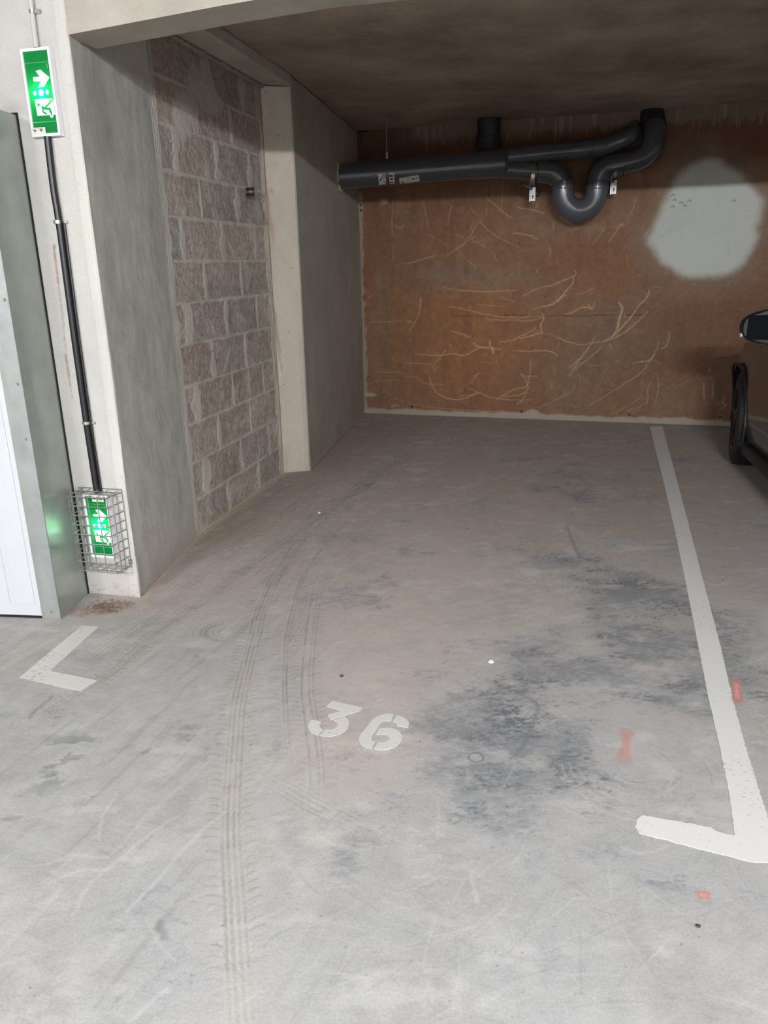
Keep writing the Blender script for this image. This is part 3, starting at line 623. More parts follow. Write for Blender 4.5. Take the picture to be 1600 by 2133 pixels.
oc = sstep(.06, .0, np.abs(X - (lenR - .03))) * sstep(-.3, .6, K_.n(.1, 4, 67, sx=.3, sy=2)); K_.mix(oc * .6, (172, 148, 116)); K_.z += oc * .006
K_.mix(sstep(.035, 0, X) * .5, (180, 176, 168)); K_.mix(sstep(.03, 0, Y + .01 * nm) * .7, (176, 154, 130))
lo = K_.blob(.06, .05, .07, .12); K_.mix(sstep(.3, .7, lo * (1 + .5 * nm)) * .5, (190, 182, 172))
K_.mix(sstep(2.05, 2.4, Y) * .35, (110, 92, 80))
K_.c = np.clip(K_.c, .01, .9)
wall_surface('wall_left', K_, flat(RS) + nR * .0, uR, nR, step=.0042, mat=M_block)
# pilaster
uP = flat(PR) - flat(PL); lenP = np.linalg.norm(uP); uP /= lenP; nP = np.array([uP[1], -uP[0], 0])
zP = 2.47
Q = Ras(0, 0, lenP, zP, .003, (186, 178, 166)); nm = Q.n(.15, 5, 71); nf = Q.n(.03, 3, 72); X, Y = Q.grid()
Q.mul(1 + .04 * nm + .02 * nf)
Q.mix(sstep(.05, .0, X - .012 * nm - .01) * sstep(-.2, .5, Q.n(.2, 4, 73, sx=.3, sy=1.5)) * .65, (158, 130, 98)); Q.mix(sstep(1.2, 1.8, Q.n(.035, 3, 74)) * .5, (128, 108, 88))
Q.mix(sstep(.02, .012, np.abs(X - lenP + .022)) * sstep(1.2, .8, Y) * .25, (150, 144, 136)); Q.z += nm * .001
wall_surface('wall_left', Q, flat(PL), uP, nP, step=.005, mat=M_paintwall, back=.10)
# rear stretch of the left wall
uS = flat(BC) - flat(PR); lenS = np.linalg.norm(uS); uS /= lenS; nS = np.array([uS[1], -uS[0], 0])
S_ = Ras(0, 0, lenS + .1, ZC, .005, (158, 152, 144)); nb = S_.n(.5, 5, 81, sx=.7, sy=1.5); nm = S_.n(.1, 4, 82); X, Y = S_.grid()
S_.mul(1 + .08 * nb + .05 * nm); S_.mix(sstep(.05, 0, Y + .015 * nm) * .6, (176, 160, 144)); S_.mix(sstep(.4, 1.3, nb) * .3, (120, 114, 108)); S_.mix(sstep(1.0, 1.5, S_.n(.06, 3, 84, sy=3)) * .4, (178, 172, 164))
S_.z += nb * .0015
wall_surface('wall_left', S_, flat(PR), uS, nS, step=.008, mat=M_paintwall)
# concrete beam over the block panel, resting on the pilaster head
mb = MB()
bl = [flat(RS) - uR * .9 + nR * -.02, flat(PL) - nR * .02, flat(PR) + (flat(PR) - flat(PL)) * 0 , flat(RS) - uR * .9 + nR * lenP]
mb.prism([p for p in bl], zP, ZC)
tag(mb.build('ceiling_beam', M_lintel, bevel=.006), kind='structure')
# crumbling mortar ledge under the beam
rb = np.random.RandomState(4); mb = MB(); pts = []; rad = []
for k in range(70):
    s = k / 69; p = flat(RS) + uR * (lenR * s) + nR * .012; pts.append((p[0], p[1], zP - .010 + .003 * rb.randn())); rad.append(.009 + .007 * rb.rand())
mb.tube(pts, .02, 7, radii=rad); tag(mb.build('trim_1', M_rear, smooth=True), kind='structure')

# ================================================================== AISLE WALL FACE, PILLAR AND LINTEL
nF = np.array([D_front[1], -D_front[0], 0])                # towards the aisle
nF = nF if nF[1] < 0 else -nF
def fs(x, y): p = onplane(x, y, FC, nF); return ((p - flat(FC)) @ D_front, p[2])
Fr = Ras(-1.3, 0, 0, ZA, .003, (184, 182, 178)); nb = Fr.n(.6, 5, 91); nm = Fr.n(.12, 5, 92); nf = Fr.n(.03, 3, 93); X, Y = Fr.grid()
Fr.mul(1 + .04 * nb + .03 * nm + .012 * nf)
Fr.mix(sstep(.3, 1.2, nb + .4 * nm) * .25, (182, 178, 170))
Fr.mix(sstep(-.055, -.045, X) * .35, (208, 204, 196)); Fr.mix(sstep(.004, .0, np.abs(X + .048 + .003 * nm)) * .4, (160, 156, 148)); Fr.z += sstep(-.05, -.04, X) * .002
Fr.mix(sstep(1.25, 1.7, Fr.n(.03, 3, 94)) * sstep(-.06, -.0, X) * .6, (140, 134, 124))
for pts, w, a in [([(112, 512), (118, 560), (124, 610)], .0030, .75), ([(124, 610), (128, 640), (132, 670), (137, 730)], .0020, .5), ([(137, 740), (141, 765), (146, 800)], .0030, .7), ([(146, 800), (151, 830)], .0015, .4)]:
    q = jit([fs(*p) for p in pts], .0012, 9, 3); Fr.stroke(q, w, (128, 92, 66), a, .004, False, rnd=.7, seed=2)
Fr.mix(Fr.blob(*fs(25, 228), .05, .03) * .5, (150, 146, 138)); Fr.mix(sstep(.09, 0, Y + .02 * nm) * .45, (170, 154, 144))
for k in range(26):
    rbx = np.random.RandomState(k); p = (rbx.uniform(-.26, -.0), rbx.uniform(0, .16) ** 1.5); Fr.stroke([p, (p[0] + .003, p[1])], .0010, (96, 78, 68), .6, .0025, False)
Fr.c = np.clip(Fr.c, .01, .9)
wall_surface('wall_front', Fr, FC, D_front, nF, step=.005, mat=M_paintwall, back=.02)
# core of the pillar and the ground behind the left walls
mb = MB(); LX = -5.5
a = flat(FC) - nF * .012 - D_front * .004; 
mb.prism([a + nF * 0, flat(FC) - uL * 0 - nF * .02 - nL * .02 + uL * .03, flat(RS) - nL * .15, flat(PL) - nR * .15, flat(BC) - uR * -.3 - nS * .3, np.array([LX, 8.6, 0]), flat(FC) - D_front * 4.6 - nF * .012], 0, ZA)
tag(mb.build('wall_left', M_wall), kind='structure')
# lintel over the bay's mouth
def lz(s): return 2.212 + .066 * min(max(s, -.2), .85)
TB = .195
mb = MB()
ss = [-.012, .3, .6, .95, 2, 6, 10.6]
for a, b in zip(ss[:-1], ss[1:]):
    pa = flat(FC) + D_front * a; pb = flat(FC) + D_front * b; qa = pa - nF * TB; qb = pb - nF * TB
    za, zb = lz(a), lz(b)
    mb.add([(*pa[:2], za), (*pb[:2], zb), (*qb[:2], zb), (*qa[:2], za), (*pa[:2], ZA), (*pb[:2], ZA), (*qb[:2], ZA), (*qa[:2], ZA)],
           [(0, 1, 5, 4), (3, 7, 6, 2), (0, 3, 2, 1), (4, 5, 6, 7)] + ([(0, 4, 7, 3)] if a == ss[0] else []) + ([(1, 2, 6, 5)] if b == ss[-1] else []))
lint = mb.build('lintel', M_lintel); tag(lint, kind='structure')
# ceiling, far walls of the garage
cq = flat(FC) - nF * (TB - .01)
e0 = cq - D_front * 4.8; e1 = cq + D_front * 11.2
mb = MB(); mb.prism([tuple(e0[:2]), tuple(e1[:2]), (9.7, 8.7), (-5.7, 8.7)], ZC, ZC + .25); tag(mb.build('ceiling', M_ceil), kind='structure')
mb = MB(); mb.prism([(-5.8, -7.6), (9.8, -7.6), (9.8, 4.5), (-5.8, 4.8)], ZA, ZA + .2); tag(mb.build('ceiling', M_dim), kind='structure')
mb = MB(); mb.prism([(-5.7, -7.7), (9.7, -7.7), (9.7, -7.5), (-5.7, -7.5)], 0, ZA); tag(mb.build('wall_aisle', M_dim), kind='structure')
mb = MB(); mb.prism([(9.5, -7.5), (9.7, -7.5), (9.7, 8.7), (9.5, 8.7)], 0, ZA); tag(mb.build('wall_right', M_dim), kind='structure')
mb = MB(); mb.prism([(-5.7, -7.5), (-5.5, -7.5), (-5.5, 4.8), (-5.7, 4.8)], 0, ZA); tag(mb.build('wall_aisle_left', M_dim), kind='structure')
mb = MB(); e = flat(BC) + u_back * 5.55; mb.prism([e + n_back * 0, e + u_back * 4.4, e + u_back * 4.4 - n_back * .2, e - n_back * .2], 0, ZC); tag(mb.build('wall_back', M_rear), kind='structure')

# ================================================================== CEILING FIXTURES IN THE AISLE (out of the frame)
for i, (lx, ly, lz_, pw, tr) in enumerate(LAMPS):
    t = empty('ceiling_light', (lx, ly, ZA)); d = az(tr); q = np.array([d[1], -d[0], 0])
    tag(t, 'white fluorescent ceiling light %s' % ['above the camera', 'over the right of the aisle', 'over the left of the aisle', 'at the far side of the aisle', 'added unseen as fill in the aisle'][i], 'light', 'ceiling lights in the aisle')
    mb = MB(); mb.obox((lx, ly, ZA - .035), d, q, (0, 0, 1), .64, .06, .035); mb.build('housing', M_plastic, t, bevel=.01)
    m_e = bpy.data.materials.new('lit_diffuser'); m_e.use_nodes = True; m_e.node_tree.nodes.clear()
    e_ = m_e.node_tree.nodes.new('ShaderNodeEmission'); e_.inputs['Color'].default_value = (*LAMP_COL, 1); e_.inputs['Strength'].default_value = pw
    q_ = m_e.node_tree.nodes.new('ShaderNodeOutputMaterial'); m_e.node_tree.links.new(e_.outputs[0], q_.inputs['Surface'])
    mb = MB(); mb.obox((lx, ly, lz_), d, q, (0, 0, 1), .60, .03, .022); mb.build('diffuser', m_e, t)

# ================================================================== GARAGE DOOR AT THE LEFT (jamb, flange, white panel)
G = flat(fl(127, 1290)); G2 = flat(fl(183, 1245)) ; uG = (G2 - G); dG = np.linalg.norm(uG); uG /= dG
eG = az(97)                                                  # along the door's face, towards the right
nG = np.array([eG[1], -eG[0], 0]); nG = nG if nG[1] < 0 else -nG
door = empty('door_1', tuple(G)); tag(door, kind='structure')
zj = 1.966
mb = MB(); G2b = flat(FC) - D_front * .262 + nF * .004
mb.prism([G - nG * .002, G2b, G2b - eG * .9, G - eG * .9 - nG * .002 - nG * .04], 0.0, zj); mb.build('door_jamb', M_galv, door, bevel=.003)
mb = MB(); mb.prism([G + nG * .0015 - eG * .060, G + nG * .0015, G, G - eG * .060], -.002 + .004, zj); flg = mb.build('jamb_flange', M_galvflat, door)
mb = MB(); mb.prism([G + nG * -.0005 - eG * .083, G - eG * .058 + nG * -.0005, G - eG * .058 - nG * .004, G - eG * .083 - nG * .004], .002, zj); mb.build('jamb_lip', M_galv, door)
pan = MB(); w0 = .084; D0 = G - nG * .004
pan.prism([D0 - eG * w0, D0 - eG * w0 - nG * .03, D0 - eG * 1.1 - nG * .03, D0 - eG * 1.1], .012, zj)
po = pan.build('door_panel', M_white, door)
mb = MB()
for a in range(5):
    s0 = w0 + .022 + a * .112
    mb.obox(D0 - eG * (s0 + .045) + np.array([0, 0, 1.0]) * (zj / 2 + .03) + nG * .0015, eG, nG, (0, 0, 1), .045, .0022, zj / 2 - .035)
mb.build('embossed_ribs', M_white, po, bevel=.004)
mb = MB(); mb.prism([D0 - eG * w0 + nG * .001, D0 - eG * w0 - nG * .02, D0 - eG * 1.1 - nG * .02, D0 - eG * 1.1 + nG * .001], .001, .012); mb.build('door_seal', M_seam, door)
for (x, y) in [(9, 625), (37, 800), (54, 915), (107, 1275)]:
    p = onplane(x, y, G + nG * .002, nG); mb = MB(); mb.lathe(p, nG, [(0.0001, .004), (.003, .0038), (.0048, .002), (.006, 0)], 12); mb.build('screw', M_zinc, flg, smooth=True)
mb = MB(); mb.prism([G2b + nF * .002 + D_front * .003, G2b + nF * -.002 + D_front * .006, G2b - nF * .004 + D_front * .002, G2b - D_front * .9 - nF * .004, G2b - D_front * .9 + nF * .002], 0, zj + .008)  # dark strip drawn in place of the shaded gap between jamb and wall
tag(mb.build('dark_gap_strip', M_seam), kind='structure')

# ================================================================== EXIT SIGNS
def inpoly(X, Y, poly):
    r = np.zeros(X.shape, bool); n = len(poly)
    for i in range(n):
        (x1, y1), (x2, y2) = poly[i], poly[(i + 1) % n]
        c = ((y1 > Y) != (y2 > Y)); xi = (x2 - x1) * (Y - y1) / ((y2 - y1) or 1e-9) + x1; r ^= c & (X < xi)
    return r
def thick(X, Y, pts, w):
    Y = Y * 2.9; pts = [(a, b * 2.9) for a, b in pts]          # the face is about 2.9 times as tall as wide
    m = np.zeros(X.shape, bool)
    for a, b in zip(pts[:-1], pts[1:]):
        dx, dy = b[0] - a[0], b[1] - a[1]; t = np.clip(((X - a[0]) * dx + (Y - a[1]) * dy) / (dx * dx + dy * dy), 0, 1)
        m |= np.hypot(X - a[0] - t * dx, Y - a[1] - t * dy) < w
    return m
M_face = bpy.data.materials.new('lit_sign_film'); M_face.use_nodes = True
nt = M_face.node_tree; nt.nodes.clear(); o_ = nt.nodes.new('ShaderNodeOutputMaterial'); at = nt.nodes.new('ShaderNodeAttribute'); at.attribute_name = 'Col'
tr = nt.nodes.new('ShaderNodeBsdfTranslucent'); df = nt.nodes.new('ShaderNodeBsdfPrincipled'); df.inputs['Roughness'].default_value = .35; mx = nt.nodes.new('ShaderNodeMixShader'); mx.inputs[0].default_value = .5
nt.links.new(at.outputs['Color'], tr.inputs['Color']); nt.links.new(at.outputs['Color'], df.inputs['Base Color']); nt.links.new(tr.outputs[0], mx.inputs[1]); nt.links.new(df.outputs[0], mx.inputs[2]); nt.links.new(mx.outputs[0], o_.inputs['Surface'])
GREEN = lin((0, 136, 62)); WHT = lin((236, 240, 238))
def sign(px_tl, px_tr, px_bl, label, sticker_top, power):
    a = onplane(*px_tl, FC, nF); b = onplane(*px_tr, FC, nF); c = onplane(*px_bl, FC, nF)
    D = .026                                                # depth of the housing
    a = onplane(*px_tl, FC + nF * D, nF); b = onplane(*px_tr, FC + nF * D, nF); c = onplane(*px_bl, FC + nF * D, nF)
    ex = D_front; w = (b - a) @ ex; h = a[2] - c[2]; tl_ = a - nF * D
    base = tl_ + ex * (w / 2) - np.array([0, 0, h]); t = empty('exit_sign', tuple(base)); tag(t, label, 'exit sign', 'emergency exit signs')
    def P(u, v, d): return tl_ + ex * (u * w) - np.array([0, 0, v * h]) + nF * d
    bx = .075; by = .035
    # housing: a tray open to the front
    mb = MB()
    def slab(u0, v0, u1, v1, d0, d1):
        mb.obox((P(u0, v0, d0) + P(u1, v1, d1)) / 2, ex, nF, (0, 0, 1), (u1 - u0) * w / 2, (d1 - d0) / 2, (v1 - v0) * h / 2)
    slab(0, 0, 1, 1, 0, .004); slab(0, 0, bx, 1, .004, D); slab(1 - bx, 0, 1, 1, .004, D); slab(bx, 0, 1 - bx, by, .004, D); slab(bx, 1 - by, 1 - bx, 1, .004, D)
    mb.build('housing', M_plastic, t, bevel=.0015)
    # lit face, pictograms in the film
    nu, nv_ = 150, 360; U, V = np.meshgrid(np.linspace(0, 1, nu), np.linspace(0, 1, nv_))
    C = np.empty(U.shape + (3,), np.float32); C[:] = GREEN
    arrow = [(.26, .305), (.54, .305), (.40, .232), (.60, .222), (.92, .325), (.66, .425), (.42, .430), (.56, .360), (.26, .355)]
    w_ = inpoly(U, V, arrow)
    for du in (.24, .50, .76): w_ |= (((U - du) / .058) ** 2 + ((V - .497) / .028) ** 2) < 1
    w_ |= (((U - .50) / .09) ** 2 + ((V - .497) / .036) ** 2) < 1
    dr_ = inpoly(U, V, [(.20, .575), (.90, .575), (.95, .60), (.95, .775), (.22, .775)])
    man = thick(U, V, [(.46, .665), (.56, .690), (.90, .600)], .034) | thick(U, V, [(.46, .665), (.48, .735), (.60, .757)], .030) | thick(U, V, [(.50, .690), (.76, .700), (.80, .770)], .042) | ((((U - .33) / .058) ** 2 + ((V - .640) / .020) ** 2) < 1)
    w_ |= dr_ & ~man; w_ |= thick(U, V, [(.80, .770), (.80, .792)], .06) & ~thick(U, V, [(.80, .74), (.80, .775)], .026)
    C[w_] = WHT
    for vv in (.135, .855): C[np.abs(V - vv) < .0035] = lin((110, 196, 140))
    C[inpoly(U, V, [(.86, .155), (.90, .155), (.91, .215), (.88, .215)])] = lin((90, 180, 120))
    Pm = P(0, 0, D - .006)[None, None] + (bx + U[..., None] * (1 - 2 * bx)) * w * ex; Pm = Pm.copy(); Pm[..., 2] = P(0, 0, 0)[2] - (by + V * (1 - 2 * by)) * h
    grid_mesh('lit_face', Pm[::-1], C[::-1], M_face, parent=t)
    # inspection sticker
    mb = MB(); v0 = .025 if sticker_top else .895; u0 = .38 if sticker_top else .03
    mb.obox(P(u0 + .24, v0 + .045, D + .0006), ex, nF, (0, 0, 1), .24 * w, .0005, .045 * h)
    s_o = mb.build('inspection_sticker', simple('sticker_paper', L4(206, 204, 196), .6), t); 
    mb = MB()
    for (du, dv, hu, hv) in [(.08, .03, .05, .006), (.09, .045, .03, .004), (.30, .028, .05, .006), (.31, .042, .03, .005), (.2, .015, .012, .006), (.07, .012, .05, .0015), (.3, .012, .06, .0015)]:
        mb.obox(P(u0 + du + .03, v0 + dv, D + .0013), ex, nF, (0, 0, 1), hu * w, .0002, hv * h)
    mb.build('sticker_print', M_black, s_o)
    if not sticker_top:
        mb = MB(); mb.lathe(P(.40, 1.005, D * .7), (0, 0, -1), [(.0001, .008), (.005, .008), (.0055, 0)], 14); mb.build('status_light', simple('green_button', L4(20, 140, 70), .3), t, smooth=True)
    # light source inside the tray
    ld = bpy.data.lights.new('sign_lamp', 'POINT'); ld.shadow_soft_size = .004; ld.energy = power; ld.color = (.85, 1, .97)
    lo_ = bpy.data.objects.new('sign_lamp', ld); lo_.matrix_world = Matrix(); COL.objects.link(lo_); lo_.parent = t
    pc = P(.5, .5, .009); lo_.location = Vector(pc - base); z_ = Vector(-nF); y_ = Vector((0, 0, 1)); x_ = y_.cross(z_)
    lo_.rotation_euler = Matrix((x_, y_, z_)).transposed().to_euler()
    return t, P, w, h
sgU, PU, wU, hU = sign((40, 102), (101, 98), (63, 286), 'lit green emergency exit sign with arrow, mounted high on the wall, no guard', False, .42)
sgL, PLo, wL, hL = sign((171, 1028), (221, 1026), (190, 1160), 'lit green emergency exit sign low on the wall inside a wire guard', True, .5)

# ================================================================== CONDUITS
t = empty('cable_conduit', tuple(onplane(203, 1022, FC, nF))); tag(t, 'black corrugated cable conduit running down the wall between the two exit signs', 'conduit')
pts = [onplane(x, y, FC + nF * .014, nF) for x, y in [(99, 284), (104, 330), (112, 395), (123, 463), (138, 575), (158, 725), (180, 881), (192, 960), (202, 1026)]]
mb = MB(); mb.tube(bez(pts, 6), .0135, 14); mb.build('conduit_tube', M_black, t, smooth=True)
mb = MB(); mb.tube([p + D_front * .019 - nF * .004 for p in bez(pts[3:], 5)], .0045, 8); mb.build('cable', M_black, t, smooth=True)
for i, (x, y) in enumerate([(121, 463), (180, 881)]):
    p = onplane(x, y, FC + nF * .014, nF); mb = MB(); mb.lathe(p - np.array([0, 0, .005]), (0, 0, 1), [(.0138, 0), (.0170, 0), (.0170, .012), (.0138, .012), (.0138, 0)], 20)
    mb.obox(p + D_front * .026 - nF * .010, D_front, nF, (0, 0, 1), .010, .004, .005); mb.lathe(p + D_front * .028 - nF * .006, nF, [(.0001, .006), (.004, .005), (.005, 0)], 10)
    mb.build('conduit_clamp', M_zinc, t, smooth=True)
t = empty('grey_conduit', tuple(onplane(78, 99, FC, nF))); tag(t, 'pale grey painted conduit rising from the upper exit sign to the ceiling', 'conduit')
p0 = onplane(76, 99, FC + nF * .012, nF); p1 = onplane(64, 3, FC + nF * .012, nF); dd = (p1 - p0) / (p1 - p0)[2]; p2 = p0 + dd * (ZA - p0[2])
mb = MB(); mb.tube([p0, (p0 + p2) / 2, p2], .0095, 14); mb.build('conduit_tube', simple('painted_conduit', L4(186, 184, 178), .6), t, smooth=True)
p = onplane(68, 24, FC + nF * .012, nF); mb = MB(); mb.lathe(p - np.array([0, 0, .006]), (0, 0, 1), [(.0097, 0), (.0125, 0), (.0125, .012), (.0097, .012)], 16); mb.obox(p + D_front * .020 - nF * .007, D_front, nF, (0, 0, 1), .009, .003, .006)
mb.build('conduit_clamp', M_zinc, t, smooth=True)

# ================================================================== WIRE GUARD
g0 = onplane(150, 1020, FC + nF * .11, nF); gtl = PLo(-.22, -.07, 0); gw = wL * 1.75; gh = hL * 1.22; gd = .105
t = empty('wire_guard', tuple(gtl - np.array([0, 0, gh]))); tag(t, 'galvanised wire cage guard fixed over the lower exit sign', 'wire guard')
def GP(u, v, d): return gtl + D_front * (u * gw) - np.array([0, 0, v * gh]) + nF * d
RW = .0025; mb = MB()
nvt = 5
mb.tube([GP(0, 0, .004), GP(0, 1, .004)], RW, 6); mb.tube([GP(1, 0, .004), GP(1, 1, .004)], RW, 6); mb.tube([GP(0, 0, .004), GP(1, 0, .004)], RW, 6); mb.tube([GP(0, 1, .004), GP(1, 1, .004)], RW, 6)
rows = 9
for i in range(rows):
    v = .03 + .94 * i / (rows - 1); mb.tube([GP(0, v, .004), GP(.02, v, .03), GP(.06, v, gd), GP(.94, v, gd), GP(.98, v, .03), GP(1, v, .004)], RW, 6)
for j in range(nvt):
    u = .06 + .88 * j / (nvt - 1); mb.tube([GP(u, 0, .004), GP(u, .03, gd - .003), GP(u, .97, gd - .003), GP(u, 1, .004)], RW, 6)
for d in (.04, .073):
    for u in (.02, .98): mb.tube([GP(u, .0, d), GP(u, 1, d)], RW, 6)
    for v in (.012, .988): mb.tube([GP(.02, v, d), GP(.98, v, d)], RW, 6)
mb.build('wire_cage', M_zinc, t, smooth=True)
for (u, v) in [(.03, .03), (.985, .93)]:
    mb = MB(); p = GP(u, v, .003); mb.obox(p, D_front, nF, (0, 0, 1), .010, .002, .013); mb.lathe(p + nF * .001, nF, [(.0001, .007), (.004, .006), (.0055, 0)], 10); mb.build('mounting_clip', M_zinc, t)

# ================================================================== DRAIN PIPES UNDER THE CEILING
t = empty('drain_pipe', tuple(atY(1200, 450, 6.72))); tag(t, 'dark grey plastic drain pipe with a U-shaped trap hanging before the back wall', 'pipe')
YP = 6.70
def pp_(x, y, Y=YP): return atY(x, y, Y)
def sock(mb, a, b, r, l0, l1):
    """socket collar along a->b between distances l0..l1"""
    a = np.array(a, float); d = np.array(b, float) - a; d /= np.linalg.norm(d)
    mb.lathe(a + d * l0, d, [(r, 0), (r * 1.09, .004), (r * 1.09, l1 - l0 - .004), (r, l1 - l0)], 32)
a0 = pp_(690, 369, 6.72); a1 = pp_(985, 346); mb = MB(); mb.tube([a0, a1], .097, 32); mb.build('main_pipe', M_pvc, t, smooth=True)
a2 = pp_(1048, 341); mb = MB(); mb.tube([a1 - (a1 - a0) * .001, a2], .104, 32); mb.lathe(a2, (a2 - a1), [(.104, 0), (.104, .0), (.085, .03), (.0001, .03)], 32); mb.build('branch_socket', M_pvc, t, smooth=True)
b0 = pp_(1020, 331); b1 = pp_(1225, 310); mb = MB(); mb.tube([b0, b1], .064, 28); mb.build('upper_branch_pipe', M_pvc, t, smooth=True)
b2 = pp_(1262, 305); b3 = pp_(1318, 283, 6.62); b4 = pp_(1322, 262, 6.95)
mb = MB(); mb.tube([b1] + corner(b1, b2, b3, .18) + corner(b2, b3, b4, .10) + [b4], .064, 28); sock(mb, b0, b1, .064, .80, .93); mb.build('upper_branch_elbow', M_pvc, t, smooth=True)
s0 = pp_(1040, 352); s1 = pp_(1118, 357); mb = MB(); mb.tube([s0, s1], .070, 28); mb.build('lower_branch_pipe', M_pvc, t, smooth=True)
r_ = .088
e0 = s1; e1 = pp_(1172, 360); e2 = pp_(1172, 395); mb = MB(); mb.tube([e0] + corner(e0, e1, e2, .14) + [e2], r_ * .96, 32); mb.build('inlet_elbow', M_pvc, t, smooth=True)
cL = pp_(1172, 398); cR = pp_(1243, 398); cc = (cL + cR) / 2; rr = np.linalg.norm(cR - cL) / 2; ux = (cR - cL) / (2 * rr)
bot = (pp_(1207, 430) - cc)[2]; mb = MB(); U_ = [cc - ux * rr * math.cos(a) + np.array([0, 0, 1]) * (-rr * 1.08) * math.sin(a) for a in np.linspace(0, math.pi, 26)]
mb.tube([U_[0] + np.array([0, 0, .05])] + U_ + [U_[-1] + np.array([0, 0, .05])], r_, 32)
for q, d in ((U_[12] - ux * .03, ux), ): mb.lathe(q + ux * 0, d, [(r_, 0), (r_ * 1.03, .003), (r_ * 1.03, .057), (r_, .06)], 32)
mb.build('trap_bend', M_pvc, t, smooth=True)
mb = MB()
for q in (U_[0], U_[-1]): mb.lathe(q + np.array([0, 0, .012]), (0, 0, 1), [(r_, 0), (r_ * 1.08, .006), (r_ * 1.08, .06), (r_, .066)], 32)
mb.build('trap_collar', M_pvc, t, smooth=True)
f0 = U_[-1] + np.array([0, 0, .06]); f1 = pp_(1243, 350); f2 = pp_(1295, 342, 6.68); g1 = pp_(1345, 330, 6.66); g2 = pp_(1366, 290, 6.66)
mb = MB(); mb.tube([f0] + corner(f0, f1, f2, .13) + [f2], r_, 32); mb.build('outlet_elbow', M_pvc, t, smooth=True)
g3 = fl(1357, 231, ZC)
mb = MB(); mb.tube([f2] + corner(f2, g1, g2, .16, 6) + corner(g1, g2, g3, .16, 6) + [(g2 + g3) / 2], r_, 32); mb.build('riser_elbow', M_pvc, t, smooth=True)
mb = MB(); mb.tube([(g2 + g3) / 2 - (g3 - g2) * .08, g3], r_ * 1.07, 32); mb.build('riser_pipe', M_pvcd, t, smooth=True)
mb = MB(); q0 = fl(1312, 240, ZC); mb.tube([q0, pp_(1306, 290, 6.86)], .05, 24); mb.build('small_riser_pipe', M_pvcd, t, smooth=True)
# stub to the ceiling behind the main pipe
q0 = flat(BC) + u_back * 1.20 + n_back * .125; q0[2] = ZC; q1 = q0.copy(); q1[2] = 2.2
mb = MB(); mb.tube([q0, q1] , .095, 28); mb.lathe(q1 + np.array([0, 0, .10]), (0, 0, 1), [(.095, 0), (.105, .005), (.105, .09), (.095, .095)], 28); mb.build('stack_pipe', M_pvcd, t, smooth=True)
# mortar collar where the pipe enters the left wall
ax_ = (a1 - a0) / np.linalg.norm(a1 - a0); pw_ = onplane(708, 367, PR, nS); mb = MB(); rb = np.random.RandomState(9)
ring = [pw_ + .105 * (1 + .05 * rb.randn()) * (math.cos(a) * uS + math.sin(a) * np.array([0, 0, 1.0])) + nS * .004 for a in np.linspace(0, 2 * math.pi, 30)]
mb.tube(ring, .012, 7, cap=False, radii=[.010 + .004 * rb.rand() for _ in ring]); mb.build('mortar_collar', M_mortar, t, smooth=True)
# labels on the main pipe: conforming to the curve
def label_on_pipe(xc, yc, w, h, tilt, name, shapes):
    M_lab = simple(name + '_paper', L4(206, 204, 198), .5)
    d = (a1 - a0) / np.linalg.norm(a1 - a0); upz = np.array([0, 0, 1.0]); upz = upz - d * (upz @ d); upz /= np.linalg.norm(upz); out = np.cross(d, upz); out = out if out[1] < 0 else -out
    hit = pp_(xc, yc, YP - .09); s = (hit - a0) @ d; zc = (hit - a0) @ upz
    def S(u, v, lift):
        su = s + u * math.cos(tilt) - v * math.sin(tilt); vv = u * math.sin(tilt) + v * math.cos(tilt); r = .097 + lift
        th = math.asin(max(-.95, min(.95, zc / .097))) + vv / .097
        return a0 + d * su + r * (math.cos(th) * out + math.sin(th) * upz)
    def patch_(u0, v0, u1, v1, lift, mb, n=8):
        v = []; f = []
        for i in range(n + 1):
            for j in range(n + 1): v.append(S(u0 + (u1 - u0) * i / n, v0 + (v1 - v0) * j / n, lift))
        for i in range(n):
            for j in range(n): f.append((i * (n + 1) + j, (i + 1) * (n + 1) + j, (i + 1) * (n + 1) + j + 1, i * (n + 1) + j + 1))
        mb.add(v, f)
    mb = MB(); patch_(-w / 2, -h / 2, w / 2, h / 2, .0012, mb); lab = mb.build(name, M_lab, t)
    mb = MB()
    for (u0, v0, u1, v1) in shapes: patch_(u0 * w, v0 * h, u1 * w, v1 * h, .0022, mb, 4)
    mb.build('label_print', M_black, lab)
    return S
S_lab = label_on_pipe(805, 373, .125, .095, .02, 'white_pipe_label', [(-.10, -.36, .44, -.26), (.20, .18, .42, .34), (.24, -.08, .42, .06), (-.25, -.18, .0, -.14), (-.42, -.10, -.36, .10), (-.34, .02, -.28, .26), (-.26, .22, -.20, .42), (-.20, .38, -.10, .44), (-.10, .16, -.05, .42), (-.22, .10, -.08, .16)])
label_on_pipe(853, 374, .158, .062, .10, 'torn_pipe_label', [(-.40, -.30, -.28, -.10), (.10, .02, .30, .16), (.36, .06, .42, .22), (-.18, .0, .02, .04), (-.42, -.42, -.15, -.38), (-.40, .05, -.36, .15), (-.1, .32, .02, .40), (-.18, -.1, -.05, -.06)])
# hanger: rod from the ceiling and strap round the pipe
d = (a1 - a0) / np.linalg.norm(a1 - a0); hs = ((pp_(807, 365, YP) - a0) @ d); hc = a0 + d * hs
mb = MB(); mb.lathe(hc - d * .012, d, [(.098, 0), (.103, 0), (.103, .024), (.098, .024)], 36); mb.build('pipe_strap', simple('dark_steel_strap', L4(90, 88, 84), .4, .6), t, smooth=True)
mb = MB(); mb.tube([hc + np.array([0, 0, .10]), (hc[0], hc[1], ZC)], .0045, 8); mb.lathe(hc + np.array([0, 0, .10]), (0, 0, 1), [(.012, 0), (.012, .05), (.006, .055)], 10); mb.build('hanger_rod', M_zinc, t, smooth=True)
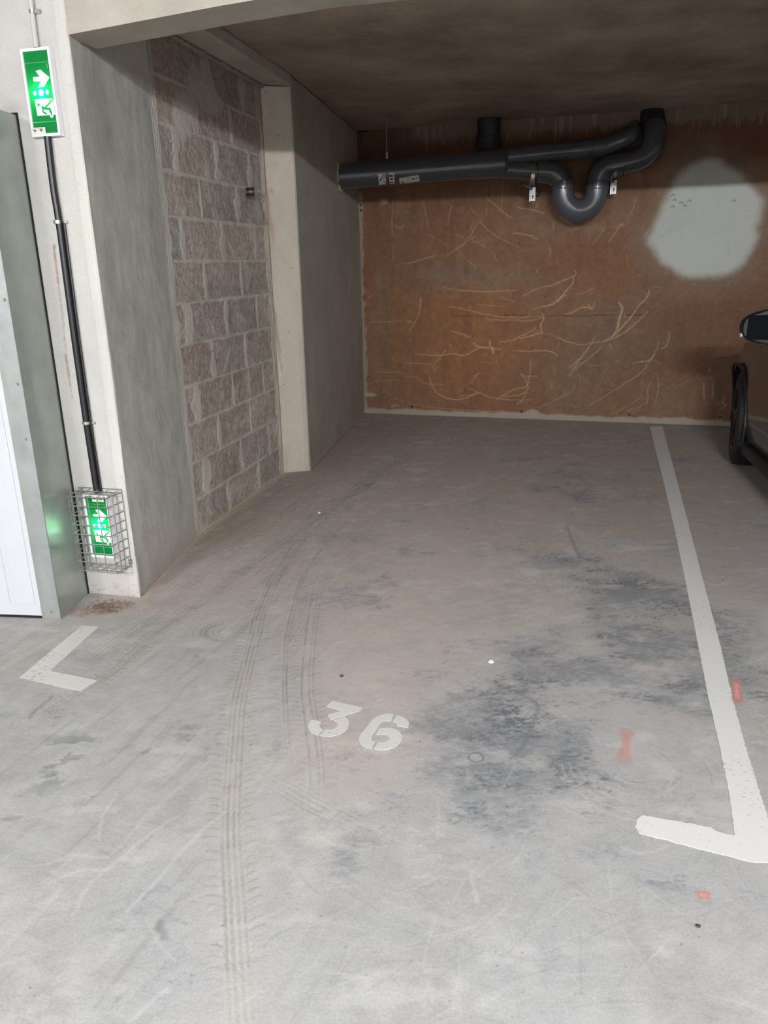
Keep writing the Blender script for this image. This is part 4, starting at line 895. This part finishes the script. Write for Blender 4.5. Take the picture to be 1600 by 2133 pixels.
# rail brackets holding the trap off the back wall
for (x, y, yb) in [(1113, 365, 385), (1282, 350, 377)]:
    c = pp_(x, y, YP); wallp = c + n_back * (-((c - flat(BC)) @ n_back)); wallp[2] = c[2] - .085
    mb = MB(); mb.lathe(c - u_back * .014, u_back, [(r_ * 1.0, 0), (r_ * 1.05, 0), (r_ * 1.05, .028), (r_ * 1.0, .028)], 32); cl = mb.build('pipe_clamp', M_zinc, t, smooth=True)
    front = c.copy(); front[2] = c[2] - .11; front = front + n_back * .04; mb = MB(); L_ = np.linalg.norm(front[:2] - wallp[:2]); mid = (front + np.array([wallp[0], wallp[1], front[2]])) / 2
    mb.obox(mid, u_back, n_back, (0, 0, 1), .016, L_ / 2, .018); mb.build('bracket_rail', simple('zinc_rail', L4(120, 122, 120), .4, .7), t, bevel=.002)
    mb = MB(); mb.obox(front + n_back * .004 + np.array([0, 0, -.035]), u_back, n_back, (0, 0, 1), .020, .0025, .052); bp_ = mb.build('bracket_plate', M_galvflat, t, bevel=.001)
    mb = MB(); mb.obox(front + n_back * .012 + np.array([-.05, 0, .025]), u_back * .9 + np.array([0, 0, -.4]), n_back, np.array([0, 0, .9]) + u_back * .4, .05, .010, .010); mb.build('bracket_lever', M_black, t, bevel=.002)
    mb = MB(); mb.tube([front + n_back * .01 - u_back * .024 + np.array([0, 0, -.09]), front + n_back * .01 - u_back * .024 + np.array([0, 0, .10])], .0045, 8); mb.build('threaded_rod', M_zinc, t, smooth=True)
    mb = MB(); p_ = front + n_back * .0072 + np.array([0, 0, -.055]); mb.obox(p_, u_back, n_back, (0, 0, 1), .004, .0006, .014); mb.obox(p_ + np.array([0, 0, .004]), u_back, n_back, (0, 0, 1), .009, .0006, .005); mb.build('plate_mark', M_black, bp_)
# little pipe end at the ceiling, left corner
q0 = fl(770, 279, ZC); q0 = flat(q0); q0 = q0 + n_back * .16; q0[2] = ZC
tt = empty('pipe_stub', (q0[0], q0[1], ZC)); tag(tt, 'short dark pipe stub poking through the ceiling in the back left corner', 'pipe')
mb = MB(); mb.tube([q0, q0 - np.array([0, 0, .11])], .045, 24); mb.build('stub_tube', simple('stub_grey', L4(90, 84, 78), .25, .2), tt, smooth=True)
mb = MB(); mb.lathe(q0 - np.array([0, 0, .02]), (0, 0, 1), [(.045, 0), (.06, .002), (.062, .02)], 24); mb.build('stub_collar', M_pvcd, tt, smooth=True)

# ================================================================== WALL ANCHOR ON THE BLOCKS
p = onplane(512, 400, RS + nR * .01, nR); t = empty('wall_anchor', tuple(p)); tag(t, 'small dark square anchor plate with a bolt on the block wall', 'bracket')
mb = MB(); mb.obox(p + nR * .030, nR, uR, (0, 0, 1), .026, .0022, .024); mb.build('plate', simple('dark_steel', L4(50, 56, 56), .35, .6), t, bevel=.001)
mb = MB(); mb.tube([p - nR * .002, p + nR * .062], .005, 10); mb.tube([p + nR * .034 - uR * .004, p + nR * .034 - uR * .022], .006, 10); mb.build('threaded_stud', M_zinc, t, smooth=True)
mb = MB(); mb.lathe(p + nR * .034 - uR * .003, -uR, [(.0001, .007), (.010, .007), (.010, 0)], 6); mb.build('nut', M_zinc, t)

# ================================================================== PAINT ON THE FLOOR
def flat_poly(name, px, mat, parent=None, z=.0016, metric=False, th=.0012):
    pts = px if metric else [fpt(*p) for p in px]
    n = len(pts); bm = bmesh.new(); vs = [bm.verts.new((x, y, z)) for x, y in pts]; f = bm.faces.new(vs); bm.normal_update()
    if f.normal.z < 0: f.normal_flip()
    bmesh.ops.triangulate(bm, faces=[f]); me = bpy.data.meshes.new(name); bm.to_mesh(me); bm.free()
    # give the film its thickness
    bm = bmesh.new(); bm.from_mesh(me); r = bmesh.ops.extrude_face_region(bm, geom=bm.faces[:]); bmesh.ops.translate(bm, verts=[v for v in r['geom'] if isinstance(v, bmesh.types.BMVert)], vec=(0, 0, -th)); bmesh.ops.recalc_face_normals(bm, faces=bm.faces); bm.to_mesh(me); bm.free()
    me.materials.append(mat); o = bpy.data.objects.new(name, me); link(o, parent); return o
def rough(pts, amt, step, seed=0):
    r = np.random.RandomState(seed); out = []
    for a, b in zip(pts, pts[1:] + pts[:1]):
        a = np.array(a); b = np.array(b); m = max(1, int(np.linalg.norm(b - a) / step))
        for k in range(m): p = a + (b - a) * k / m; out.append((p[0] + r.randn() * amt, p[1] + r.randn() * amt))
    return out
ln = [(1354, 889), (1380, 889), (1402, 970), (1432, 1083), (1462, 1200), (1497, 1330), (1527, 1460), (1556, 1565), (1595, 1690), (1630, 1800), (1600, 1797), (1560, 1795), (1530, 1787), (1460, 1770), (1390, 1751), (1332, 1737), (1324, 1722), (1328, 1706), (1342, 1699), (1380, 1706), (1440, 1716), (1480, 1724), (1492, 1732), (1531, 1742), (1519, 1655), (1500, 1558), (1477, 1460), (1455, 1350), (1430, 1220), (1405, 1100), (1378, 985)]
o = flat_poly('parking_line', rough([fpt(*p) for p in ln], .0010, .007, 2), M_line, metric=True)
tag(o, 'long white painted parking line with a short foot, right side of the bay', 'painted line')
lm = [(170, 1304), (206, 1306), (105, 1398), (203, 1418), (168, 1440), (40, 1412)]
o = flat_poly('corner_marking', rough([fpt(*p) for p in lm], .0008, .008, 3), M_linew, metric=True)
tag(o, 'white painted L-shaped corner mark on the floor near the garage door', 'painted line')
def zn(p): return (600 + p[0] / 5.333, 1420 + p[1] / 5.333)
t = empty('bay_number', (*fpt(745, 1515), 0)); tag(t, 'white stencilled number 36 painted on the floor', 'painted number')
def digit(name, polys):
    mb = []
    bm_all = bmesh.new()
    for P_ in polys:
        o = flat_poly('tmp', [zn(p) for p in P_], M_linew); bm_all.from_mesh(o.data); bpy.data.objects.remove(o)
    me = bpy.data.meshes.new(name); bm_all.to_mesh(me); bm_all.free(); me.materials.append(M_linew); o = bpy.data.objects.new(name, me); link(o, t); return o
def cr(pts, n=5): return [(p[0], p[1]) for p in bez([(a, b, 0) for a, b in pts], n)]
three = [[(487, 213), (833, 292), (800, 328), (478, 428), (442, 372), (600, 325), (432, 277)],
         cr([(268, 425), (236, 455), (226, 505), (250, 555), (300, 588), (335, 598)]) + [(393, 540)] + cr([(393, 540), (362, 515), (350, 485), (372, 448)])[1:],
         cr([(508, 433), (545, 458), (548, 495), (510, 525), (460, 538), (412, 535)]) + [(352, 603)] + cr([(352, 603), (450, 612), (560, 592), (640, 545), (675, 490), (670, 430), (628, 392)])[1:]]
six = [cr([(1180, 366), (1080, 360), (1000, 385), (940, 425), (880, 500), (810, 585), (790, 640), (815, 700), (870, 735), (925, 748)]) + [(970, 672)] + cr([(970, 672), (935, 655), (928, 620), (970, 560), (1020, 480), (1060, 445), (1145, 440)])[1:],
       cr([(1208, 374), (1270, 395), (1325, 430), (1345, 470), (1335, 518)]) + [(1212, 492)] + cr([(1212, 492), (1208, 468), (1165, 445)])[1:],
       [(1002, 672)] + cr([(1002, 672), (1060, 678), (1115, 655), (1132, 625), (1095, 595), (1050, 590)])[1:] + [(975, 592)] + [(1015, 525)] + cr([(1015, 525), (1110, 516), (1200, 535), (1255, 580), (1268, 630), (1230, 700), (1150, 745), (1050, 762), (960, 748)])[1:]]
digit('digit_three', three); digit('digit_six', six)
# orange spray marks
def spray(px, w, label, fade, seed):
    pts = [np.array(fpt(*p)) for p in px]; V = []; Fd = []; Fa = []; P_ = np.array([(p[0], p[1]) for p in bez([(*q, 0) for q in pts], 6)]); n = len(P_); d = np.gradient(P_, axis=0); d /= np.linalg.norm(d, axis=1, keepdims=True)
    rn = np.random.RandomState(seed); m = 9
    for i in range(n):
        e = min(i, n - 1 - i) / 2.0; wi = w * (1.0 + .25 * math.cos(2 * math.pi * i / (n - 1)) + .06 * rn.randn())
        for j in range(m):
            q = (j / (m - 1)) * 2 - 1; V.append((P_[i][0] - d[i][1] * wi * q, P_[i][1] + d[i][0] * wi * q, .0018)); Fd.append(fade * min(1, e * .6) * max(0, 1 - q * q))
    for i in range(n - 1):
        for j in range(m - 1): Fa.append((i * m + j, (i + 1) * m + j, (i + 1) * m + j + 1, i * m + j + 1))
    o = mesh_obj('spray_mark', V, Fa, M_or); a = o.data.attributes.new('Fade', 'FLOAT', 'POINT'); a.data.foreach_set('value', Fd); tag(o, label, 'paint mark', 'orange spray marks'); return o
M_or = paint_mat('orange_spray', L4(228, 158, 146), .1, 110, True)
spray([(1534, 1410), (1535, 1440), (1537, 1470)], .021, 'orange spray mark just right of the long white parking line', .85, 1)
spray([(1306, 1516), (1305, 1550), (1296, 1594)], .024, 'pale orange streak sprayed on the floor inside the bay, above the line\'s foot', .5, 2)
spray([(1448, 1864), (1465, 1866), (1482, 1867)], .018, 'small orange dab on the floor below the parking line\'s foot', .7, 3)

# ================================================================== SMALL THINGS ON THE FLOOR
p = fl(1023, 1379); mb = MB(); mb.lathe(p + np.array([0, 0, .0005]), (0, 0, 1), [(.0055, 0), (.011, 0), (.011, .003), (.009, .0045), (.0055, .0045), (.0055, 0)], 20)
o = mb.build('washer', simple('washer_white', L4(232, 232, 226), .4), smooth=True); tag(o, 'small white ring washer lying on the floor near the dark stains', 'washer')
rb = np.random.RandomState(21)
def chip(mb, p, s):
    bm = bmesh.new(); bmesh.ops.create_icosphere(bm, subdivisions=1, radius=s)
    for v in bm.verts: v.co *= .7 + .6 * rb.rand(); v.co.z = max(-s * .3, v.co.z * .6)
    mb.add([(v.co.x + p[0], v.co.y + p[1], v.co.z + s * .3) for v in bm.verts], [tuple(v.index for v in f.verts) for f in bm.faces]); bm.free()
mb = MB()
for k in range(120):
    chip(mb, fpt(rb.normal(225, 28), rb.normal(1262, 8)), rb.uniform(.001, .003))
o = mb.build('grit', simple('grit_brown', L4(110, 92, 80), .9)); tag(o, 'brown grit and crumbs scattered at the foot of the wall beside the metal jamb', 'grit', kind='stuff')
mb = MB()
for k in range(160):
    s = rb.rand(); base = flat(FC) + (flat(RS) - flat(FC)) * min(1, s * 1.6) if s < .4 else flat(RS) + (flat(PL) - flat(RS)) * (s - .4) / .6
    q = base + nR * (.006 + abs(rb.normal(.010, .010))); chip(mb, q, rb.uniform(.0015, .0045))
o = mb.build('mortar_crumbs', M_mortar); tag(o, 'pale mortar crumbs lying along the foot of the left wall', 'crumbs', kind='stuff')
for (x, y, s, lab) in [(1127, 957, .006, 'tiny stone chip on the floor near the back of the bay'), (712, 1409, .007, 'dark fleck lying on the floor above the number'), (1454, 1930, .006, 'dark pebble on the floor at the lower right'), (665, 1069, .009, 'flat pale chip on the floor beside the tyre track')]:
    mb = MB(); chip(mb, fpt(x, y), s); o = mb.build('stone_chip', simple('chip', L4(70, 66, 62) if s < .008 else L4(210, 200, 190), .8)); tag(o, lab, 'stone chip', 'stone chips on the floor')

# ================================================================== CAR
CO = np.array([2.47, 5.36, 0]); CA = 11.5; cf = az(CA); crr = np.array([cf[1], -cf[0], 0]); HW = .88     # half width, left side at local x = 0
car = empty('car', tuple(CO + crr * HW - cf * 1.3)); tag(car, 'dark brown car parked at the right edge with its front wheel and mirror showing', 'car')
def cl(x, y, z): return CO + crr * x + cf * y + np.array([0, 0, z])        # x to the right from the left side, y forward from the front axle
WR = .325
def body_profile(y):
    """half section at station y: list of (inset from side, z) from sill to centre line of the roof or bonnet"""
    # plan taper at nose and tail
    tp = 0.0
    if y > .08: tp = .50 * ((y - .08) / .77) ** 1.8
    if y < -3.0: tp = .20 * ((-y - 3.0) / .55) ** 2
    if y > .45: top = .80 - .26 * ((y - .45) / .4) ** 2
    elif y > -.45: top = .80 + .16 * (.45 - y) / .9
    elif y > -1.25: top = .96 + .52 * ((-.45 - y) / .8) ** .8
    elif y > -2.6: top = 1.48
    else: top = 1.48 - .55 * ((-2.6 - y) / .95) ** 1.6
    belt = min(.93, top - .03); n = []
    zs = [.20, .26, .40, .56, .70, .82]; ins = [.05, .015, .0, .0, .012, .03]
    zs = [min(z, belt * z / .93 if belt < .93 else z) for z in zs]
    n = list(zip([a + tp for a in ins], zs)); n.append((.055 + tp, belt))
    gh_ = top - belt
    n += [(.10 + tp + .30 * min(1, gh_ / .5) * .45, belt + gh_ * .45), (.16 + tp + .18 * min(1, gh_ / .5), belt + gh_ * .85), (.30 + tp + .10 * min(1, gh_ / .5), belt + gh_ * .97), (HW, belt + gh_)]
    return n
ysn = list(np.linspace(.84, -3.55, 64)); V = []; Fc = []; npf = 11
for y in ysn:
    pr = body_profile(y)
    half = [cl(min(i, HW), y, z) for i, z in pr]; other = [cl(2 * HW - min(i, HW), y, z) for i, z in pr[-2::-1]]
    V += half + other
m = npf * 2 - 1
for i in range(len(ysn) - 1):
    for k in range(m - 1): Fc.append((i * m + k, i * m + k + 1, (i + 1) * m + k + 1, (i + 1) * m + k))
    Fc.append((i * m, (i + 1) * m, (i + 1) * m + m - 1, i * m + m - 1))
Fc.append(tuple(range(m))); Fc.append(tuple(range((len(ysn) - 1) * m, len(ysn) * m))[::-1])
body = mesh_obj('body', V, Fc, M_car, car, smooth=True); fix_normals(body); body.data.set_sharp_from_angle(angle=math.radians(50))
# wheel arches cut out
cut = MB()
for y in (0, -2.6): cut.tube([cl(-.3, y, WR + .0), cl(.30, y, WR + .0)], WR + .045, 40); cut.tube([cl(2 * HW - .30, y, WR), cl(2 * HW + .3, y, WR)], WR + .045, 40)
cm = bpy.data.meshes.new('c'); cm.from_pydata(cut.v, [], cut.f); co = bpy.data.objects.new('c', cm); COL.objects.link(co); fix_normals(co); cm.materials.append(M_trim)
bo = body.modifiers.new('b', 'BOOLEAN'); bo.operation = 'DIFFERENCE'; bo.object = co; bo.solver = 'EXACT'
dg = bpy.context.evaluated_depsgraph_get(); nm_ = bpy.data.meshes.new_from_object(body.evaluated_get(dg)); body.modifiers.clear(); body.data = nm_; bpy.data.objects.remove(co)
if len(body.data.materials) < 2: body.data.materials.append(M_trim)
def wheel(side, y):
    cf = az(CA + (10 if y == 0 else 0)); crr = np.array([cf[1], -cf[0], 0])
    x0 = 0.0 if side < 0 else 2 * HW; inw = crr * (1 if side < 0 else -1); c = cl(x0, y, WR) + inw * .015
    # tyre
    mb = MB(); tw_ = .205
    mb.lathe(c, inw, [(.215, .012), (.235, .002), (.27, -.002), (.305, .006), (.320, .025), (WR, .05), (WR, tw_ - .05), (.320, tw_ - .02), (.30, tw_), (.22, tw_), (.215, .012)], 64); tyre = mb.build('tyre', M_tyre, car, smooth=True)
    mb = MB(); 
    for k in range(72):
        a = 2 * math.pi * k / 72; rad = cf * math.cos(a) + np.array([0, 0, 1]) * math.sin(a); tan = -cf * math.sin(a) + np.array([0, 0, 1]) * math.cos(a)
        for (u0, u1, sk) in [(.022, .062, .25), (.070, .098, -.2), (.106, .134, .2), (.142, .185, -.25)]:
            cc_ = c + rad * (WR + .001 - (.004 if u0 < .03 or u1 > .18 else 0)) + inw * (u0 + u1) / 2; mb.obox(cc_, inw * .97 + tan * sk, tan, rad, (u1 - u0) / 2, .0095, .0045)
    mb.build('tread_blocks', M_tyre, tyre)
    mb = MB(); mb.lathe(c, inw, [(.222, .004), (.214, .003), (.205, .012), (.200, .05), (.196, .16), (.215, .17)], 56); rim_ = mb.build('rim', M_rim, car, smooth=True)
    mb = MB()
    for k in range(5):
        a = 2 * math.pi * k / 5 + .3
        for da in (-.16, .16):
            p0 = c + inw * .018 + (cf * math.cos(a + da * .6) + np.array([0, 0, 1]) * math.sin(a + da * .6)) * .045; p1 = c + inw * .010 + (cf * math.cos(a + da) + np.array([0, 0, 1]) * math.sin(a + da)) * .208
            mb.tube([p0, (p0 + p1) / 2 - inw * .006, p1], .012, 8)
    mb.lathe(c, inw, [(.0001, .0), (.04, .002), (.055, .014), (.06, .04), (.0001, .05)], 28); mb.build('spokes', M_rim, rim_, smooth=True)
    mb = MB(); mb.lathe(c + inw * .06, inw, [(.0001, 0), (.150, 0), (.150, .02), (.0001, .02)], 40); mb.build('brake_disc', M_zinc, car, smooth=True)
for sd in (-1, 1):
    for y in (0, -2.6): wheel(sd, y)
def nose(y): return .50 * ((y - .08) / .77) ** 1.8 if y > .08 else 0.0
for sd in (0, 1):
    for y in (0, -2.6):                       # arch lips
        mb = MB(); x = -.004 if sd == 0 else 2 * HW + .004
        mb.tube([cl((x + .006 + nose(y + (WR + .05) * math.cos(a))) if sd == 0 else (x - .006 - nose(y + (WR + .05) * math.cos(a))), y + (WR + .05) * math.cos(a), WR + (WR + .05) * math.sin(a)) for a in np.linspace(-.25, math.pi + .25, 30)], .011, 8); mb.build('arch_lip', M_trim, car, smooth=True)
    mb = MB(); x = .03 if sd == 0 else 2 * HW - .03; mb.prism([cl(x - .045, -.42, 0), cl(x + .045, -.42, 0), cl(x + .045, -2.2, 0), cl(x - .045, -2.2, 0)], .155, .225); mb.build('sill', M_trim, car, bevel=.02)
    # side glass following the greenhouse
    mb = MB()
    for (ya, yb) in [(-1.02, -1.75), (-1.80, -2.45)]:
        vv = []
        for y in np.linspace(ya, yb, 6):
            pr = body_profile(y); (i0, z0), (i1, z1_) = pr[6], pr[8]
            for tq in (.10, .5, .95):
                ii = pr[6][0] + (pr[7][0] - pr[6][0]) * min(1, tq * 1.9) if tq < .53 else pr[7][0] + (pr[8][0] - pr[7][0]) * (tq * 1.9 - 1) / .9
                zz = pr[6][1] + (pr[8][1] - pr[6][1]) * tq; ii -= .012; vv.append(cl(ii if sd == 0 else 2 * HW - ii, y, zz))
        mb.add(vv, [(i * 3 + k, i * 3 + k + 1, (i + 1) * 3 + k + 1, (i + 1) * 3 + k) for i in range(5) for k in range(2)])
    g = mb.build('side_window', M_glass, car); sm_ = g.modifiers.new('s', 'SOLIDIFY'); sm_.thickness = .008
    # door mirror
    sg = -1 if sd == 0 else 1; x0 = 0 if sd == 0 else 2 * HW
    mb = MB(); bm = bmesh.new(); bmesh.ops.create_uvsphere(bm, u_segments=28, v_segments=18, radius=1)
    for v in bm.verts:
        X_, Y_, Z_ = v.co; X_ = math.copysign(abs(X_) ** .75, X_); Z_ = math.copysign(abs(Z_) ** .8, Z_)
        if Y_ < -.35: Y_ = -.35
        v.co = (X_ * .135, Y_ * .12, Z_ * .098 * (1 + .22 * X_ * -sg))
    mb.add([cl(x0 + sg * (.065) + v.co.x, -.80 + v.co.y, 1.01 + v.co.z) for v in bm.verts], [tuple(q.index for q in f.verts) for f in bm.faces]); bm.free()
    mir = mb.build('door_mirror', simple('mirror_cap', L4(12, 14, 19), .5), car, smooth=True)
    mb = MB(); mb.obox(cl(x0 + sg * .065, -.844, 1.01), crr, cf, (0, 0, 1), .105, .003, .070); mb.build('mirror_glass', simple('mirror_back', L4(8, 10, 15), .7, spec=.1), mir, bevel=.01)
    mb = MB(); mb.obox(cl(x0 + sg * .190, -.80, .965), crr, cf, (0, 0, 1), .010, .022, .013); mb.build('mirror_glint', M_glint, mir, bevel=.006)  # bright piece standing in for the reflection on the mirror's tip
    mb = MB(); mb.tube([cl(x0 - sg * .10, -.78, .90), cl(x0 + sg * .03, -.79, .93)], .028, 10); mb.build('mirror_arm', M_trim, car, smooth=True)
    mb = MB(); mb.tube([cl(x0 + sg * -.012, -1.62, .80), cl(x0 + sg * .022, -1.66, .805), cl(x0 + sg * .022, -1.80, .805), cl(x0 + sg * -.012, -1.84, .80)], .012, 8); mb.build('door_handle', M_car, car, smooth=True)
mb = MB()   # windscreen
vv = []
for y in np.linspace(-.50, -1.18, 7):
    pr = body_profile(y); top = pr[-1][1]
    for q in np.linspace(-1, 1, 9): vv.append(cl(HW + q * (HW - pr[9][0] + .02) * 1.0, y, (top - .012 * abs(q) ** 2) + .008))
mb.add(vv, [(i * 9 + k, i * 9 + k + 1, (i + 1) * 9 + k + 1, (i + 1) * 9 + k) for i in range(6) for k in range(8)])
g = mb.build('windscreen', M_glass, car, smooth=True); sm_ = g.modifiers.new('s', 'SOLIDIFY'); sm_.thickness = .006
for sd in (-1, 1):
    mb = MB(); x = HW + sd * .58; mb.obox(cl(x, .66, .66), crr, cf, (0, 0, 1), .14, .06, .05); mb.build('headlight', M_glass, car, bevel=.03)
bpy.context.view_layer.update()
